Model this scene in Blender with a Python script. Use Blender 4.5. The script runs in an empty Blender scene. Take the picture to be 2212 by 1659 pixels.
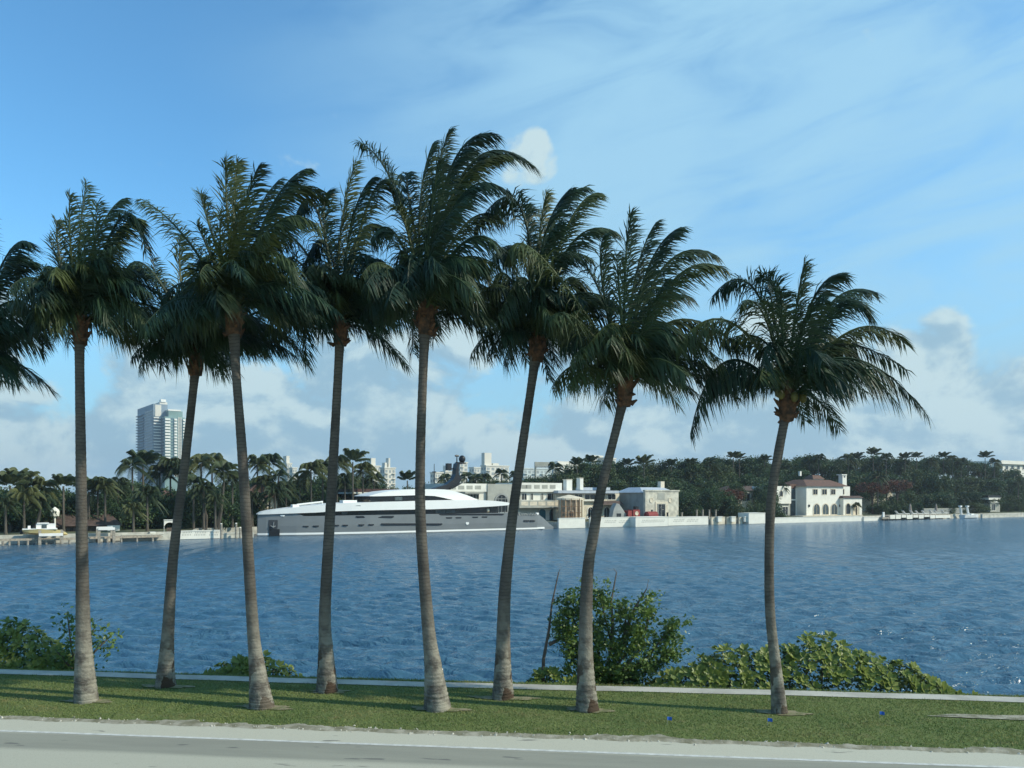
import bpy, math, random
import numpy as np
from mathutils import Vector, Matrix

random.seed(7); RNG = np.random.default_rng(7)
SC = bpy.context.scene
COL = SC.collection
R = math.radians

# ------------------------------------------------------------------ camera
FPX, CX, HY, HC = 1700.0, 1106.0, 1072.0, 4.0      # focal length / horizon measured on a 2212 px wide print; eye 4 m above the road
WZ = -2.0                                          # water level
cam = bpy.data.cameras.new('camera'); camo = bpy.data.objects.new('camera', cam); COL.objects.link(camo)
camo.location = (0, 0, HC); camo.rotation_euler = (R(90), 0, 0)
cam.sensor_width = 36; cam.lens = FPX / 2212 * 36
cam.shift_y = (HY - 829.5) / 2212
cam.clip_start = 0.1; cam.clip_end = 20000
SC.camera = camo

# ------------------------------------------------------------------ sun and sky
SUN_EL = R(36)
SUN_TO = Vector((0.965, -0.262, 0)).normalized()      # horizontal direction towards the sun
sd = bpy.data.lights.new('sun', 'SUN'); sd.energy = 4.3; sd.angle = R(0.6); sd.color = (1.0, 0.93, 0.76)
so = bpy.data.objects.new('sun', sd); COL.objects.link(so)
sdir = Vector((SUN_TO.x * math.cos(SUN_EL), SUN_TO.y * math.cos(SUN_EL), math.sin(SUN_EL)))
so.rotation_euler = (-sdir).to_track_quat('-Z', 'Y').to_euler()
SC.view_settings.view_transform = 'Standard'; SC.view_settings.look = 'None'
SC.view_settings.gamma = 1; SC.view_settings.exposure = 0.0
SKY_STRENGTH = 0.14

class NT:
    """small helper to write node trees"""
    def __init__(s, tree): s.t = tree; s.n = tree.nodes; s.l = tree.links
    def new(s, kind, **kw):
        nd = s.n.new(kind)
        for k, v in kw.items(): setattr(nd, k, v)
        return nd
    def set(s, sock, v):
        if hasattr(v, 'is_output') or isinstance(v, bpy.types.NodeSocket): s.l.new(v, sock)
        else: sock.default_value = v
    def math(s, op, a, b=0.0, c=None, clamp=False):
        nd = s.new('ShaderNodeMath', operation=op, use_clamp=clamp)
        s.set(nd.inputs[0], a); s.set(nd.inputs[1], b)
        if c is not None: s.set(nd.inputs[2], c)
        return nd.outputs[0]
    def step(s, x, a, b):
        nd = s.new('ShaderNodeMapRange', interpolation_type='SMOOTHSTEP'); nd.clamp = True
        s.set(nd.inputs[0], x); nd.inputs[1].default_value = a; nd.inputs[2].default_value = b
        return nd.outputs[0]
    def mix(s, f, a, b):
        nd = s.new('ShaderNodeMix', data_type='RGBA')
        s.set(nd.inputs[0], f); s.set(nd.inputs[6], a); s.set(nd.inputs[7], b)
        return nd.outputs[2]
    def noise(s, vec, scale, detail=4, rough=0.55, dist=0.0):
        nd = s.new('ShaderNodeTexNoise')
        if vec is not None: s.l.new(vec, nd.inputs['Vector'])
        nd.inputs['Scale'].default_value = scale; nd.inputs['Detail'].default_value = detail
        nd.inputs['Roughness'].default_value = rough; nd.inputs['Distortion'].default_value = dist
        return nd.outputs['Fac']
    def comb(s, x, y, z):
        nd = s.new('ShaderNodeCombineXYZ'); s.set(nd.inputs[0], x); s.set(nd.inputs[1], y); s.set(nd.inputs[2], z)
        return nd.outputs[0]
    def sep(s, v):
        nd = s.new('ShaderNodeSeparateXYZ'); s.l.new(v, nd.inputs[0]); return nd.outputs

world = bpy.data.worlds.new('World'); SC.world = world; world.use_nodes = True
w = NT(world.node_tree); w.n.clear()
sky = w.new('ShaderNodeTexSky', sky_type='NISHITA'); sky.sun_disc = False
sky.sun_elevation = SUN_EL; sky.sun_rotation = math.atan2(SUN_TO.x, SUN_TO.y)
sky.air_density = 1.0; sky.dust_density = 0.6; sky.ozone_density = 2.2; sky.altitude = 0
gen = w.new('ShaderNodeTexCoord').outputs['Generated']
sx, sy, sz = w.sep(gen)
az = w.math('ARCTAN2', sx, sy)                      # azimuth, 0 = straight across the bay
el = w.math('ARCSINE', sz)
def cs(c, k=1.0): return (c[0] * k, c[1] * k, c[2] * k, 1)
K = 1.0 / SKY_STRENGTH
# clear-sky colour, slightly cooler than the raw model
skyc = w.mix(1.0, sky.outputs[0], (0.78, 1.42, 1.60, 1)); skyc.node.blend_type = 'MULTIPLY'
# high thin veil of cirrus, streaked, thick towards the right-hand half of the bay
az_t = w.math('ADD', az, w.math('MULTIPLY', el, 0.55))
el_t = w.math('SUBTRACT', el, w.math('MULTIPLY', az, 0.17))
v1 = w.noise(w.comb(w.math('MULTIPLY', az, 2.2), w.math('MULTIPLY', el_t, 8.0), 3.1), 2.2, 6, 0.55, 0.7)
v2 = w.noise(w.comb(w.math('MULTIPLY', az, 0.9), w.math('MULTIPLY', el_t, 2.0), 7.7), 1.2, 2, 0.5, 0.2)
veil = w.math('ADD', w.math('MULTIPLY', v1, 0.55), w.math('MULTIPLY', v2, 0.45))
side = w.step(w.math('ADD', az_t, w.math('MULTIPLY', w.math('SUBTRACT', v2, 0.5), 0.5)), -0.12, 0.42)
veil = w.math('MULTIPLY', w.step(veil, 0.28, 0.64), side)
veil = w.math('MULTIPLY', veil, w.step(el, 0.02, 0.16))
veil = w.math('MULTIPLY', veil, 0.86)
c1 = w.mix(veil, skyc, cs((0.39, 0.69, 0.90), K))
# humid whitening low down
hz = w.math('ADD', w.math('MULTIPLY', w.step(el, 0.36, 0.0), 0.45), w.math('MULTIPLY', w.step(el, 0.24, 0.12), 0.30))
c1 = w.mix(hz, c1, cs((0.345, 0.60, 0.765), K))
# bank of cumulus along the horizon
n1 = w.noise(w.comb(w.math('MULTIPLY', az, 1.0), w.math('MULTIPLY', el, 1.45), 1.3), 6.5, 7, 0.56, 0.25)
bias = w.new('ShaderNodeMapRange'); w.set(bias.inputs[0], el)
bias.inputs[1].default_value = 0.0; bias.inputs[2].default_value = 0.29; bias.inputs[3].default_value = 0.36; bias.inputs[4].default_value = -0.21
dens = w.math('ADD', n1, bias.outputs[0])
# a couple of single towers of cloud standing out of the bank
def puff(a0, e0, ra, re, amt):
    da = w.math('DIVIDE', w.math('SUBTRACT', az, a0), ra); de = w.math('DIVIDE', w.math('SUBTRACT', el, e0), re)
    d = w.math('ADD', w.math('MULTIPLY', da, da), w.math('MULTIPLY', de, de))
    return w.math('MULTIPLY', w.step(d, 1.0, 0.0), amt)
for p in ((0.018, 0.425, 0.040, 0.034, 0.17), (0.040, 0.405, 0.034, 0.046, 0.17), (0.012, 0.392, 0.035, 0.030, 0.13), (0.50, 0.175, 0.042, 0.05, 0.17), (0.455, 0.165, 0.025, 0.035, 0.16), (-0.055, 0.215, 0.10, 0.06, 0.16),
          (0.335, 0.215, 0.07, 0.05, 0.20), (0.56, 0.11, 0.07, 0.05, 0.10), (-0.42, 0.17, 0.10, 0.06, 0.15), (-0.60, 0.17, 0.09, 0.06, 0.14)):
    dens = w.math('ADD', dens, puff(*p))
mask = w.step(dens, 0.48, 0.60)
n2 = w.noise(w.comb(w.math('MULTIPLY', az, 1.0), w.math('MULTIPLY', el, 2.0), 9.0), 9.0, 5, 0.55, 0.3)
n1s = w.noise(w.comb(w.math('ADD', az, 0.016), w.math('MULTIPLY', w.math('ADD', el, 0.020), 1.45), 1.3), 6.5, 7, 0.56, 0.25)      # the same cloud field sampled towards the sun
lit = w.step(w.math('ADD', w.math('ADD', w.math('MULTIPLY', w.math('SUBTRACT', n1, n1s), 2.6), w.math('MULTIPLY', n2, 0.55)), w.math('MULTIPLY', el, 0.5)), 0.17, 0.54)
cc = w.mix(lit, cs((0.325, 0.52, 0.655), K), cs((0.60, 0.77, 0.81), K))
c2 = w.mix(w.math('MULTIPLY', mask, 0.93), c1, cc)
bg = w.new('ShaderNodeBackground'); w.l.new(c2, bg.inputs[0]); bg.inputs[1].default_value = SKY_STRENGTH
wo = w.new('ShaderNodeOutputWorld'); w.l.new(bg.outputs[0], wo.inputs[0])

# ------------------------------------------------------------------ materials
MATS = {}
def mat(name, col, rough=0.8, var=0.18, scale=3.0, col2=None, metal=0.0, spec=0.3, bump=0.0, bscale=20, trans=0.0, rnd=0.0, rndcol=None, obj=True):
    """procedural material: base colour mottled with noise, optional bump, leaf translucency and per-object variation"""
    if name in MATS: return MATS[name]
    m = bpy.data.materials.new(name); m.use_nodes = True; t = NT(m.node_tree)
    b = t.n['Principled BSDF']; out = t.n['Material Output']
    tc = t.new('ShaderNodeTexCoord').outputs['Object' if obj else 'Generated']
    c2 = col2 if col2 else tuple(c * (1 - var) for c in col)
    c1 = col if col2 else tuple(min(1, c * (1 + var)) for c in col)
    f = t.step(t.noise(tc, scale, 5, 0.6), 0.32, 0.68)
    c = t.mix(f, (*c1, 1), (*c2, 1))
    if rnd > 0:
        oi = t.new('ShaderNodeObjectInfo').outputs['Random']
        c = t.mix(t.math('MULTIPLY', t.math('POWER', oi, 2.5), rnd), c, (*(rndcol or (0.2, 0.2, 0.05)), 1))
    t.l.new(c, b.inputs['Base Color'])
    b.inputs['Roughness'].default_value = rough; b.inputs['Metallic'].default_value = metal
    b.inputs['Specular IOR Level'].default_value = spec
    if bump > 0:
        bn = t.new('ShaderNodeBump'); bn.inputs['Strength'].default_value = bump; bn.inputs['Distance'].default_value = 0.03
        t.l.new(t.noise(tc, bscale, 6, 0.65), bn.inputs['Height']); t.l.new(bn.outputs[0], b.inputs['Normal'])
    if trans > 0:
        tr = t.new('ShaderNodeBsdfTranslucent'); t.l.new(c, tr.inputs[0])
        mx = t.new('ShaderNodeMixShader'); mx.inputs[0].default_value = trans
        t.l.new(b.outputs[0], mx.inputs[1]); t.l.new(tr.outputs[0], mx.inputs[2]); t.l.new(mx.outputs[0], out.inputs[0])
    MATS[name] = m
    return m

frond_m = mat('palm_frond', (0.030, 0.064, 0.030), 0.5, col2=(0.014, 0.036, 0.024), scale=1.2, trans=0.22, spec=0.35, rnd=0.65, rndcol=(0.105, 0.125, 0.03))
rachis_m = mat('palm_rachis', (0.15, 0.15, 0.05), 0.55, 0.2)
fibre_m = mat('palm_fibre', (0.17, 0.085, 0.045), 0.9, col2=(0.05, 0.036, 0.025), scale=9, bump=0.6, bscale=30)
stub_m = mat('leaf_stub', (0.16, 0.085, 0.04), 0.9, 0.4, 8)
nut_m = mat('coconut_husk', (0.13, 0.12, 0.035), 0.5, 0.25, 6)
farfrond_m = mat('far_palm_frond', (0.062, 0.088, 0.036), 0.6, col2=(0.024, 0.045, 0.022), scale=0.5, trans=0.2, rnd=0.6, rndcol=(0.14, 0.145, 0.045))
fartrunk_m = mat('far_trunk', (0.10, 0.088, 0.07), 0.9, 0.25, 2)
leaf_m = mat('tree_leaf', (0.058, 0.108, 0.036), 0.6, col2=(0.024, 0.054, 0.026), scale=0.35, trans=0.2, rnd=0.5, rndcol=(0.11, 0.125, 0.045))
flame_m = mat('flame_blossom', (0.20, 0.055, 0.034), 0.6, col2=(0.05, 0.05, 0.026), scale=0.6, trans=0.1)
bark_m = mat('bark', (0.11, 0.085, 0.065), 0.9, 0.3, 5, bump=0.4)
deadwood_m = mat('bare_branch', (0.13, 0.10, 0.08), 0.9, 0.3, 6)
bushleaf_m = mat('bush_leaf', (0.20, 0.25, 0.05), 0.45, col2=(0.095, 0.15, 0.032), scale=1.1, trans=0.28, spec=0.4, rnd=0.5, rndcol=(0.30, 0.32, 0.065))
bushin_m = mat('bush_inner_shade', (0.11, 0.15, 0.036), 0.6, col2=(0.045, 0.07, 0.022), scale=2, trans=0.2)  # darker copy of the leaf colour, painting the shade in the gaps
mangrove_m = mat('mangrove_leaf', (0.15, 0.225, 0.05), 0.45, col2=(0.065, 0.12, 0.032), scale=1.6, trans=0.28, spec=0.4)
white_m = mat('white_render', (0.74, 0.72, 0.63), 0.75, 0.05, 0.8)
cream_m = mat('cream_stone', (0.62, 0.55, 0.42), 0.85, 0.14, 1.2, bump=0.2)
weathered_m = mat('weathered_stone', (0.66, 0.62, 0.50), 0.9, col2=(0.40, 0.38, 0.31), scale=0.9)
concrete_m = mat('bare_concrete', (0.30, 0.31, 0.29), 0.9, 0.12, 0.7)
greywall_m = mat('grey_render', (0.36, 0.36, 0.31), 0.9, 0.10, 0.8)
dark_m = mat('dark_glass', (0.022, 0.026, 0.030), 0.12, 0.2, 1, spec=0.5)
midglass_m = mat('window_glass', (0.06, 0.08, 0.085), 0.10, 0.3, 1, spec=0.5)
teal_m = mat('teal_paint', (0.03, 0.13, 0.16), 0.5, 0.2, 2)
terracotta_m = mat('terracotta_tile', (0.165, 0.09, 0.062), 0.85, col2=(0.095, 0.06, 0.047), scale=2.5)
brownroof_m = mat('brown_shingle', (0.085, 0.06, 0.05), 0.9, 0.3, 3)
metalroof_m = mat('pale_metal_roof', (0.42, 0.46, 0.50), 0.5, 0.08, 1)
red_m = mat('red_machine_paint', (0.22, 0.04, 0.036), 0.7, 0.15, 2)
wood_m = mat('dock_wood', (0.36, 0.31, 0.24), 0.9, 0.25, 3)
pile_m = mat('pile_wood', (0.30, 0.27, 0.22), 0.9, 0.3, 3)
seawall_m = mat('sea_wall', (0.52, 0.50, 0.42), 0.9, 0.2, 1)
yellow_m = mat('boat_yellow', (0.62, 0.52, 0.25), 0.35, 0.05, 1)
gel_m = mat('boat_white', (0.78, 0.77, 0.72), 0.3, 0.04, 1)
hull_m = mat('yacht_grey', (0.19, 0.207, 0.21), 0.34, 0.05, 0.6, spec=0.5)
ywhite_m = mat('yacht_white', (0.82, 0.82, 0.78), 0.3, 0.02, 0.6)
yglass_m = mat('yacht_glass', (0.012, 0.014, 0.018), 0.08, 0.1, 1, spec=0.6)
ydark_m = mat('mast_black', (0.018, 0.020, 0.024), 0.4, 0.2, 1)
gold_m = mat('lettering', (0.5, 0.47, 0.38), 0.5, 0.1, 2)
scaff_m = mat('scaffold_rust', (0.20, 0.11, 0.06), 0.8, 0.3, 3)
tan_m = mat('tan_stone', (0.50, 0.38, 0.26), 0.9, 0.2, 1.5)
bluef_m = mat('blue_flag', (0.03, 0.14, 0.55), 0.6, 0.1, 5)
wire_m = mat('flag_wire', (0.3, 0.3, 0.3), 0.4, 0.1, 5)
towerglass_m = mat('tower_glass', (0.10, 0.16, 0.20), 0.25, 0.15, 0.05, spec=0.5)
towershade_m = mat('tower_wall_shade', (0.20, 0.26, 0.31), 0.6, 0.08, 0.05)  # shade of the tower's left side put into a darker bluish wall colour
greenglass_m = mat('green_glass', (0.20, 0.30, 0.28), 0.3, 0.15, 0.05)
tslab_m = mat('balcony_slab', (0.80, 0.78, 0.72), 0.7, 0.03, 0.2)
condo_m = mat('condo_white', (0.66, 0.63, 0.55), 0.8, 0.04, 0.1)
condoshade_m = mat('condo_recess', (0.30, 0.33, 0.33), 0.8, 0.15, 0.2)
cushion_m = mat('lounger_cushion', (0.72, 0.70, 0.66), 0.8, 0.06, 2)
canvas_m = mat('umbrella_canvas', (0.30, 0.25, 0.21), 0.9, 0.15, 3)
soil_m = mat('island_soil', (0.10, 0.11, 0.06), 0.95, 0.35, 0.3)
sandring_m = mat('bare_sand', (0.27, 0.225, 0.14), 0.95, col2=(0.15, 0.15, 0.07), scale=5)

def trunk_material():
    m = bpy.data.materials.new('palm_trunk'); m.use_nodes = True; t = NT(m.node_tree); b = t.n['Principled BSDF']
    tc = t.new('ShaderNodeTexCoord').outputs['Object']; x, y, z = t.sep(tc)
    n = t.noise(tc, 2.2, 5, 0.6)
    ring = t.new('ShaderNodeTexWave', wave_type='BANDS', bands_direction='Z', wave_profile='SAW')
    t.l.new(tc, ring.inputs['Vector']); ring.inputs['Scale'].default_value = 4.6; ring.inputs['Distortion'].default_value = 5.0
    ring.inputs['Detail'].default_value = 4; ring.inputs['Detail Scale'].default_value = 1.2
    c = t.mix(t.step(n, 0.3, 0.7), (0.155, 0.140, 0.118, 1), (0.082, 0.075, 0.067, 1))
    c = t.mix(t.math('MULTIPLY', t.step(ring.outputs['Fac'], 0.62, 0.98), 0.62), c, (0.055, 0.045, 0.038, 1))
    # lichen and grey weathering on the old wood near the foot, with dark stained patches
    low = t.step(z, 2.6, 0.3)
    c = t.mix(t.math('MULTIPLY', low, t.step(t.noise(tc, 3.2, 4, 0.6), 0.35, 0.62)), c, (0.33, 0.31, 0.25, 1))
    pz = t.noise(t.comb(x, y, t.math('MULTIPLY', z, 0.7)), 3.7, 3, 0.5)
    low2 = t.step(z, 1.35, 0.5); oi = t.new('ShaderNodeObjectInfo').outputs['Random']
    c = t.mix(t.math('MULTIPLY', t.math('MULTIPLY', low2, t.step(pz, 0.53, 0.57)), t.step(oi, 0.25, 0.6)), c, (0.075, 0.052, 0.036, 1))
    t.l.new(c, b.inputs['Base Color']); b.inputs['Roughness'].default_value = 0.92; b.inputs['Specular IOR Level'].default_value = 0.2
    bn = t.new('ShaderNodeBump'); bn.inputs['Strength'].default_value = 0.7; bn.inputs['Distance'].default_value = 0.02
    hh = t.math('ADD', t.noise(tc, 26, 5, 0.6), ring.outputs['Fac']); t.l.new(hh, bn.inputs['Height']); t.l.new(bn.outputs[0], b.inputs['Normal'])
    return m
trunk_m = trunk_material()

# ------------------------------------------------------------------ mesh helpers
class MB:
    def __init__(s): s.v = []; s.f = []
    def quadstrip(s, rings, close=True, cap=True):
        n = len(rings[0]); o = len(s.v)
        for r in rings: s.v.extend([tuple(p) for p in r])
        for i in range(len(rings) - 1):
            for j in range(n if close else n - 1):
                k = (j + 1) % n
                s.f.append((o + i * n + j, o + i * n + k, o + (i + 1) * n + k, o + (i + 1) * n + j))
        if cap and close:
            s.f.append(tuple(o + j for j in range(n - 1, -1, -1)))
            e = o + (len(rings) - 1) * n; s.f.append(tuple(e + j for j in range(n)))
        return s
    def box(s, x0, x1, y0, y1, z0, z1):
        x0, x1 = sorted((x0, x1)); y0, y1 = sorted((y0, y1)); z0, z1 = sorted((z0, z1))
        return s.quadstrip([[(x0, y0, z0), (x1, y0, z0), (x1, y1, z0), (x0, y1, z0)], [(x0, y0, z1), (x1, y0, z1), (x1, y1, z1), (x0, y1, z1)]])
    def prism(s, poly, y0, y1):
        """poly: (x,z) outline counter-clockwise seen from -y, extruded y0..y1"""
        return s.quadstrip([[(x, y1, z) for x, z in poly], [(x, y0, z) for x, z in poly]])
    def tube(s, pts, rad, n=6, cap=True):
        pts = [Vector(p) for p in pts]; rings = []
        if not hasattr(rad, '__len__'): rad = [rad] * len(pts)
        for i, p in enumerate(pts):
            d = (pts[min(i + 1, len(pts) - 1)] - pts[max(i - 1, 0)]).normalized()
            a = Vector((0, 1, 0)) if abs(d.y) < 0.8 else Vector((1, 0, 0))
            e1 = d.cross(a).normalized(); e2 = d.cross(e1)
            rings.append([p + (e1 * math.cos(2 * math.pi * j / n) + e2 * math.sin(2 * math.pi * j / n)) * rad[i] for j in range(n)])
        return s.quadstrip(rings, True, cap)
    def build(s, name, m, parent=None, smooth=False):
        me = bpy.data.meshes.new(name); me.from_pydata(s.v, [], s.f); me.update()
        return link(name, me, m, parent, smooth)

def link(name, me, m, parent=None, smooth=False):
    if m is not None and not me.materials: me.materials.append(m)
    if smooth: me.polygons.foreach_set('use_smooth', [True] * len(me.polygons))
    o = bpy.data.objects.new(name, me); COL.objects.link(o)
    if parent is not None: o.parent = parent
    return o
def np_mesh(name, V, Fs):
    me = bpy.data.meshes.new(name); me.from_pydata(V.tolist(), [], Fs.tolist()); me.update(); return me
def tag(o, label=None, cat=None, group=None, kind=None):
    if label: o['label'] = label
    if cat: o['category'] = cat
    if group: o['group'] = group
    if kind: o['kind'] = kind
    return o
def empty(name, loc, rz=0.0, label=None, cat=None, group=None):
    o = bpy.data.objects.new(name, None); COL.objects.link(o); o.location = loc; o.rotation_euler = (0, 0, rz); o.empty_display_size = 0.3
    return tag(o, label, cat, group)

class Frame:
    """a place on the far shore: origin on the ground, x along the facade, y inland, z up; turns measured pixels into local metres"""
    def __init__(s, ox, oy, ang, z0=-0.9): s.o = (ox, oy); s.a = ang; s.u = (math.cos(ang), math.sin(ang)); s.v = (-math.sin(ang), math.cos(ang)); s.z0 = z0
    def at(s, px, py, v=0.0):
        dx = (px - CX) / FPX; k = v + s.o[0] * s.v[0] + s.o[1] * s.v[1]
        Y = k / (dx * s.v[0] + s.v[1]); X = dx * Y
        return ((X - s.o[0]) * s.u[0] + (Y - s.o[1]) * s.u[1], HC - (py - HY) / FPX * Y - s.z0)
    def depth(s, px, u=0.0):
        dx = (px - CX) / FPX; ox = s.o[0] + u * s.u[0]; oy = s.o[1] + u * s.u[1]
        return (dx * oy - ox) / (s.v[0] - dx * s.v[1])
    def rect(s, x0, y0, x1, y1, v=0.0):
        xm, ym = (x0 + x1) / 2, (y0 + y1) / 2
        return s.at(x0, ym, v)[0], s.at(x1, ym, v)[0], s.at(xm, y1, v)[1], s.at(xm, y0, v)[1]
    def world(s, u, v, z=0.0): return (s.o[0] + u * s.u[0] + v * s.v[0], s.o[1] + u * s.u[1] + v * s.v[1], s.z0 + z)
    def empty(s, name, label, cat, group=None): return empty(name, (s.o[0], s.o[1], s.z0), s.a, label, cat, group)

PHI = R(31.5); SHORE = Frame(-37.6, 116.0, PHI, -0.9)
def shore_frame(px, v, ang=PHI, z0=-0.9):
    u = SHORE.at(px, 1100, v)[0]; x, y, _ = SHORE.world(u, v); return Frame(x, y, ang, z0)

def box_part(F, parent, name, m, x0, y0, x1, y1, v=0.0, depth=0.3):
    a, b, c, d = F.rect(x0, y0, x1, y1, v)
    return MB().box(a, b, v, v + depth, c, d).build(name, m, parent)
def arch_poly(a, b, c, d, n=10):
    r = (b - a) / 2; zs = d - r; pts = [(a, c), (b, c)]
    for i in range(n + 1):
        t = math.pi * i / n; pts.append(((a + b) / 2 + r * math.cos(t), zs + r * math.sin(t)))
    return pts
def window(F, parent, x0, y0, x1, y1, v=0.0, arch=False, fm=None, pm=None, bars=1, fw=0.10, name='window'):
    """framed window standing on the wall face: frame ring proud of the wall, pane set back inside it, glazing bars"""
    fm = fm or white_m; pm = pm or dark_m
    a, b, c, d = F.rect(x0, y0, x1, y1, v)
    outer = arch_poly(a, b, c, d) if arch else [(a, c), (b, c), (b, d), (a, d)]
    inner = arch_poly(a + fw, b - fw, c + fw, d - fw) if arch else [(a + fw, c + fw), (b - fw, c + fw), (b - fw, d - fw), (a + fw, d - fw)]
    n = len(outer); mb = MB()
    mb.v = [(x, v - 0.10, z) for x, z in outer] + [(x, v - 0.10, z) for x, z in inner] + [(x, v + 0.02, z) for x, z in outer] + [(x, v - 0.015, z) for x, z in inner]
    for i in range(n):
        k = (i + 1) % n
        mb.f += [(i, k, n + k, n + i), (2 * n + i, 2 * n + k, k, i), (n + i, n + k, 3 * n + k, 3 * n + i)]
    if bars:
        for i in range(1, bars + 1):
            xm = a + (b - a) * i / (bars + 1); mb.box(xm - 0.03, xm + 0.03, v - 0.08, v - 0.02, c + fw, d - fw - (0.2 if arch else 0))
    fr = mb.build(name, fm, parent)
    mp = MB(); mp.v = [(x, v - 0.012, z) for x, z in inner]; mp.f = [tuple(range(n))]
    mp.build('pane', pm, fr)
    return fr
def hip_roof(mb, a, b, y0, y1, z0, z1, inset_x, inset_y, oh=0.0):
    a -= oh; b += oh; y0 -= oh; y1 += oh
    return mb.quadstrip([[(a, y0, z0), (b, y0, z0), (b, y1, z0), (a, y1, z0)], [(a + inset_x, y0 + inset_y, z1), (b - inset_x, y0 + inset_y, z1), (b - inset_x, y1 - inset_y, z1), (a + inset_x, y1 - inset_y, z1)]])

# ================================================================== THE SETTING
RA = R(6.43); RU = (math.cos(RA), -math.sin(RA)); RN = (math.sin(RA), math.cos(RA))   # road frame: s along the road, t away from us
def near(s, t, z=0.0): return (s * RU[0] + t * RN[0], s * RU[1] + t * RN[1], z)
def st(x, y): return (x * RU[0] + y * RU[1], x * RN[0] + y * RN[1])
def on_ground(px, py, z=0.0):
    Y = (HC - z) * FPX / (py - HY); return ((px - CX) / FPX * Y, Y)
T_EDGE, T_PATH0, T_PATH1 = 13.05, 16.24, 16.66

def bank_z(t):
    """profile of the near shore: level verge, then the bank down under the water"""
    if t < 16.80: return 0.0
    if t < 17.0: return -0.10 * (t - 16.80) / 0.2
    return max(-4.5, -0.10 - (t - 17.0) * 0.75)

def ground_material():
    m = bpy.data.materials.new('grass_ground'); m.use_nodes = True; t = NT(m.node_tree); b = t.n['Principled BSDF']
    tc = t.new('ShaderNodeTexCoord').outputs['Object']
    n1 = t.noise(tc, 0.55, 5, 0.6); n2 = t.noise(tc, 6, 5, 0.65)
    c = t.mix(t.step(n1, 0.3, 0.7), (0.135, 0.165, 0.056, 1), (0.095, 0.135, 0.044, 1))
    c = t.mix(t.math('MULTIPLY', t.step(n2, 0.45, 0.75), 0.6), c, (0.19, 0.17, 0.085, 1))
    t.l.new(c, b.inputs['Base Color']); b.inputs['Roughness'].default_value = 0.95; b.inputs['Specular IOR Level'].default_value = 0.1
    bn = t.new('ShaderNodeBump'); bn.inputs['Strength'].default_value = 0.6; bn.inputs['Distance'].default_value = 0.03
    t.l.new(n2, bn.inputs['Height']); t.l.new(bn.outputs[0], b.inputs['Normal'])
    return m
ss = [-2800, -800, -200, -80] + [x * 1.0 for x in range(-44, 45)] + [80, 200, 800, 2800]
tt = [-2800, -600, -60, -10, 0, 6, 10, 12, 13.05, 14, 15, 16, 16.80, 17.0, 17.4, 18, 18.6, 19.4, 20.4, 22, 24]
gm = MB()
for s_ in ss:
    for t_ in tt:
        wob = 0.12 * math.sin(s_ * 1.3) + 0.08 * math.sin(s_ * 3.1 + 1) if t_ > 17.3 else 0
        gm.v.append((s_, t_ , bank_z(t_ + wob)))
nt_ = len(tt)
for i in range(len(ss) - 1):
    for j in range(nt_ - 1):
        gm.f.append((i * nt_ + j, (i + 1) * nt_ + j, (i + 1) * nt_ + j + 1, i * nt_ + j + 1))
ground = gm.build('ground', ground_material()); ground.rotation_euler = (0, 0, -RA); tag(ground, 'mown green grass verge between the road and the water', kind='structure')

def road_material():
    m = bpy.data.materials.new('worn_road'); m.use_nodes = True; t = NT(m.node_tree); b = t.n['Principled BSDF']
    tc = t.new('ShaderNodeTexCoord').outputs['Object']; x, y, z = t.sep(tc)
    str_ = t.comb(t.math('MULTIPLY', x, 0.12), y, 0)
    wob = t.math('ADD', y, t.math('MULTIPLY', t.math('SUBTRACT', t.noise(str_, 1.4, 4), 0.5), 0.25))
    shoulder = t.step(wob, 12.22, 12.40)
    c = t.mix(t.step(t.noise(str_, 3, 5, 0.6), 0.3, 0.7), (0.285, 0.283, 0.228, 1), (0.245, 0.243, 0.198, 1))     # driven lane
    worn = t.step(wob, 11.62, 11.40); c = t.mix(worn, c, (0.42, 0.41, 0.325, 1))                              # pale worn strip
    c = t.mix(shoulder, c, (0.47, 0.455, 0.36, 1))
    sp = t.noise(tc, 55, 3, 0.7); c = t.mix(t.math('MULTIPLY', t.step(sp, 0.52, 0.7), 0.35), c, (0.16, 0.16, 0.15, 1))
    blot = t.noise(t.comb(t.math('MULTIPLY', x, 0.9), t.math('MULTIPLY', y, 4.0), 0), 1.1, 3, 0.5)
    c = t.mix(t.math('MULTIPLY', t.step(blot, 0.66, 0.70), 0.75), c, (0.12, 0.12, 0.11, 1))                     # small tar blots
    t.l.new(c, b.inputs['Base Color']); b.inputs['Roughness'].default_value = 0.9; b.inputs['Specular IOR Level'].default_value = 0.2
    bn = t.new('ShaderNodeBump'); bn.inputs['Strength'].default_value = 0.4; bn.inputs['Distance'].default_value = 0.01
    t.l.new(sp, bn.inputs['Height']); t.l.new(bn.outputs[0], b.inputs['Normal'])
    return m
rm = MB(); rm.v = [(-900, -8, 0.005), (900, -8, 0.005), (900, T_EDGE, 0.005), (-900, T_EDGE, 0.005)]; rm.f = [(0, 1, 2, 3)]
road = rm.build('road', road_material()); road.rotation_euler = (0, 0, -RA); tag(road, 'pale worn causeway road with grey driven lane', kind='structure')
line_m = mat('road_paint', (0.62, 0.62, 0.57), 0.8, col2=(0.42, 0.42, 0.38), scale=6)
lm = MB(); lm.v = [(-900, 12.30, 0.009), (900, 12.30, 0.009), (900, 12.385, 0.009), (-900, 12.385, 0.009)]; lm.f = [(0, 1, 2, 3)]
o = lm.build('road_marking', line_m, road)

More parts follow.
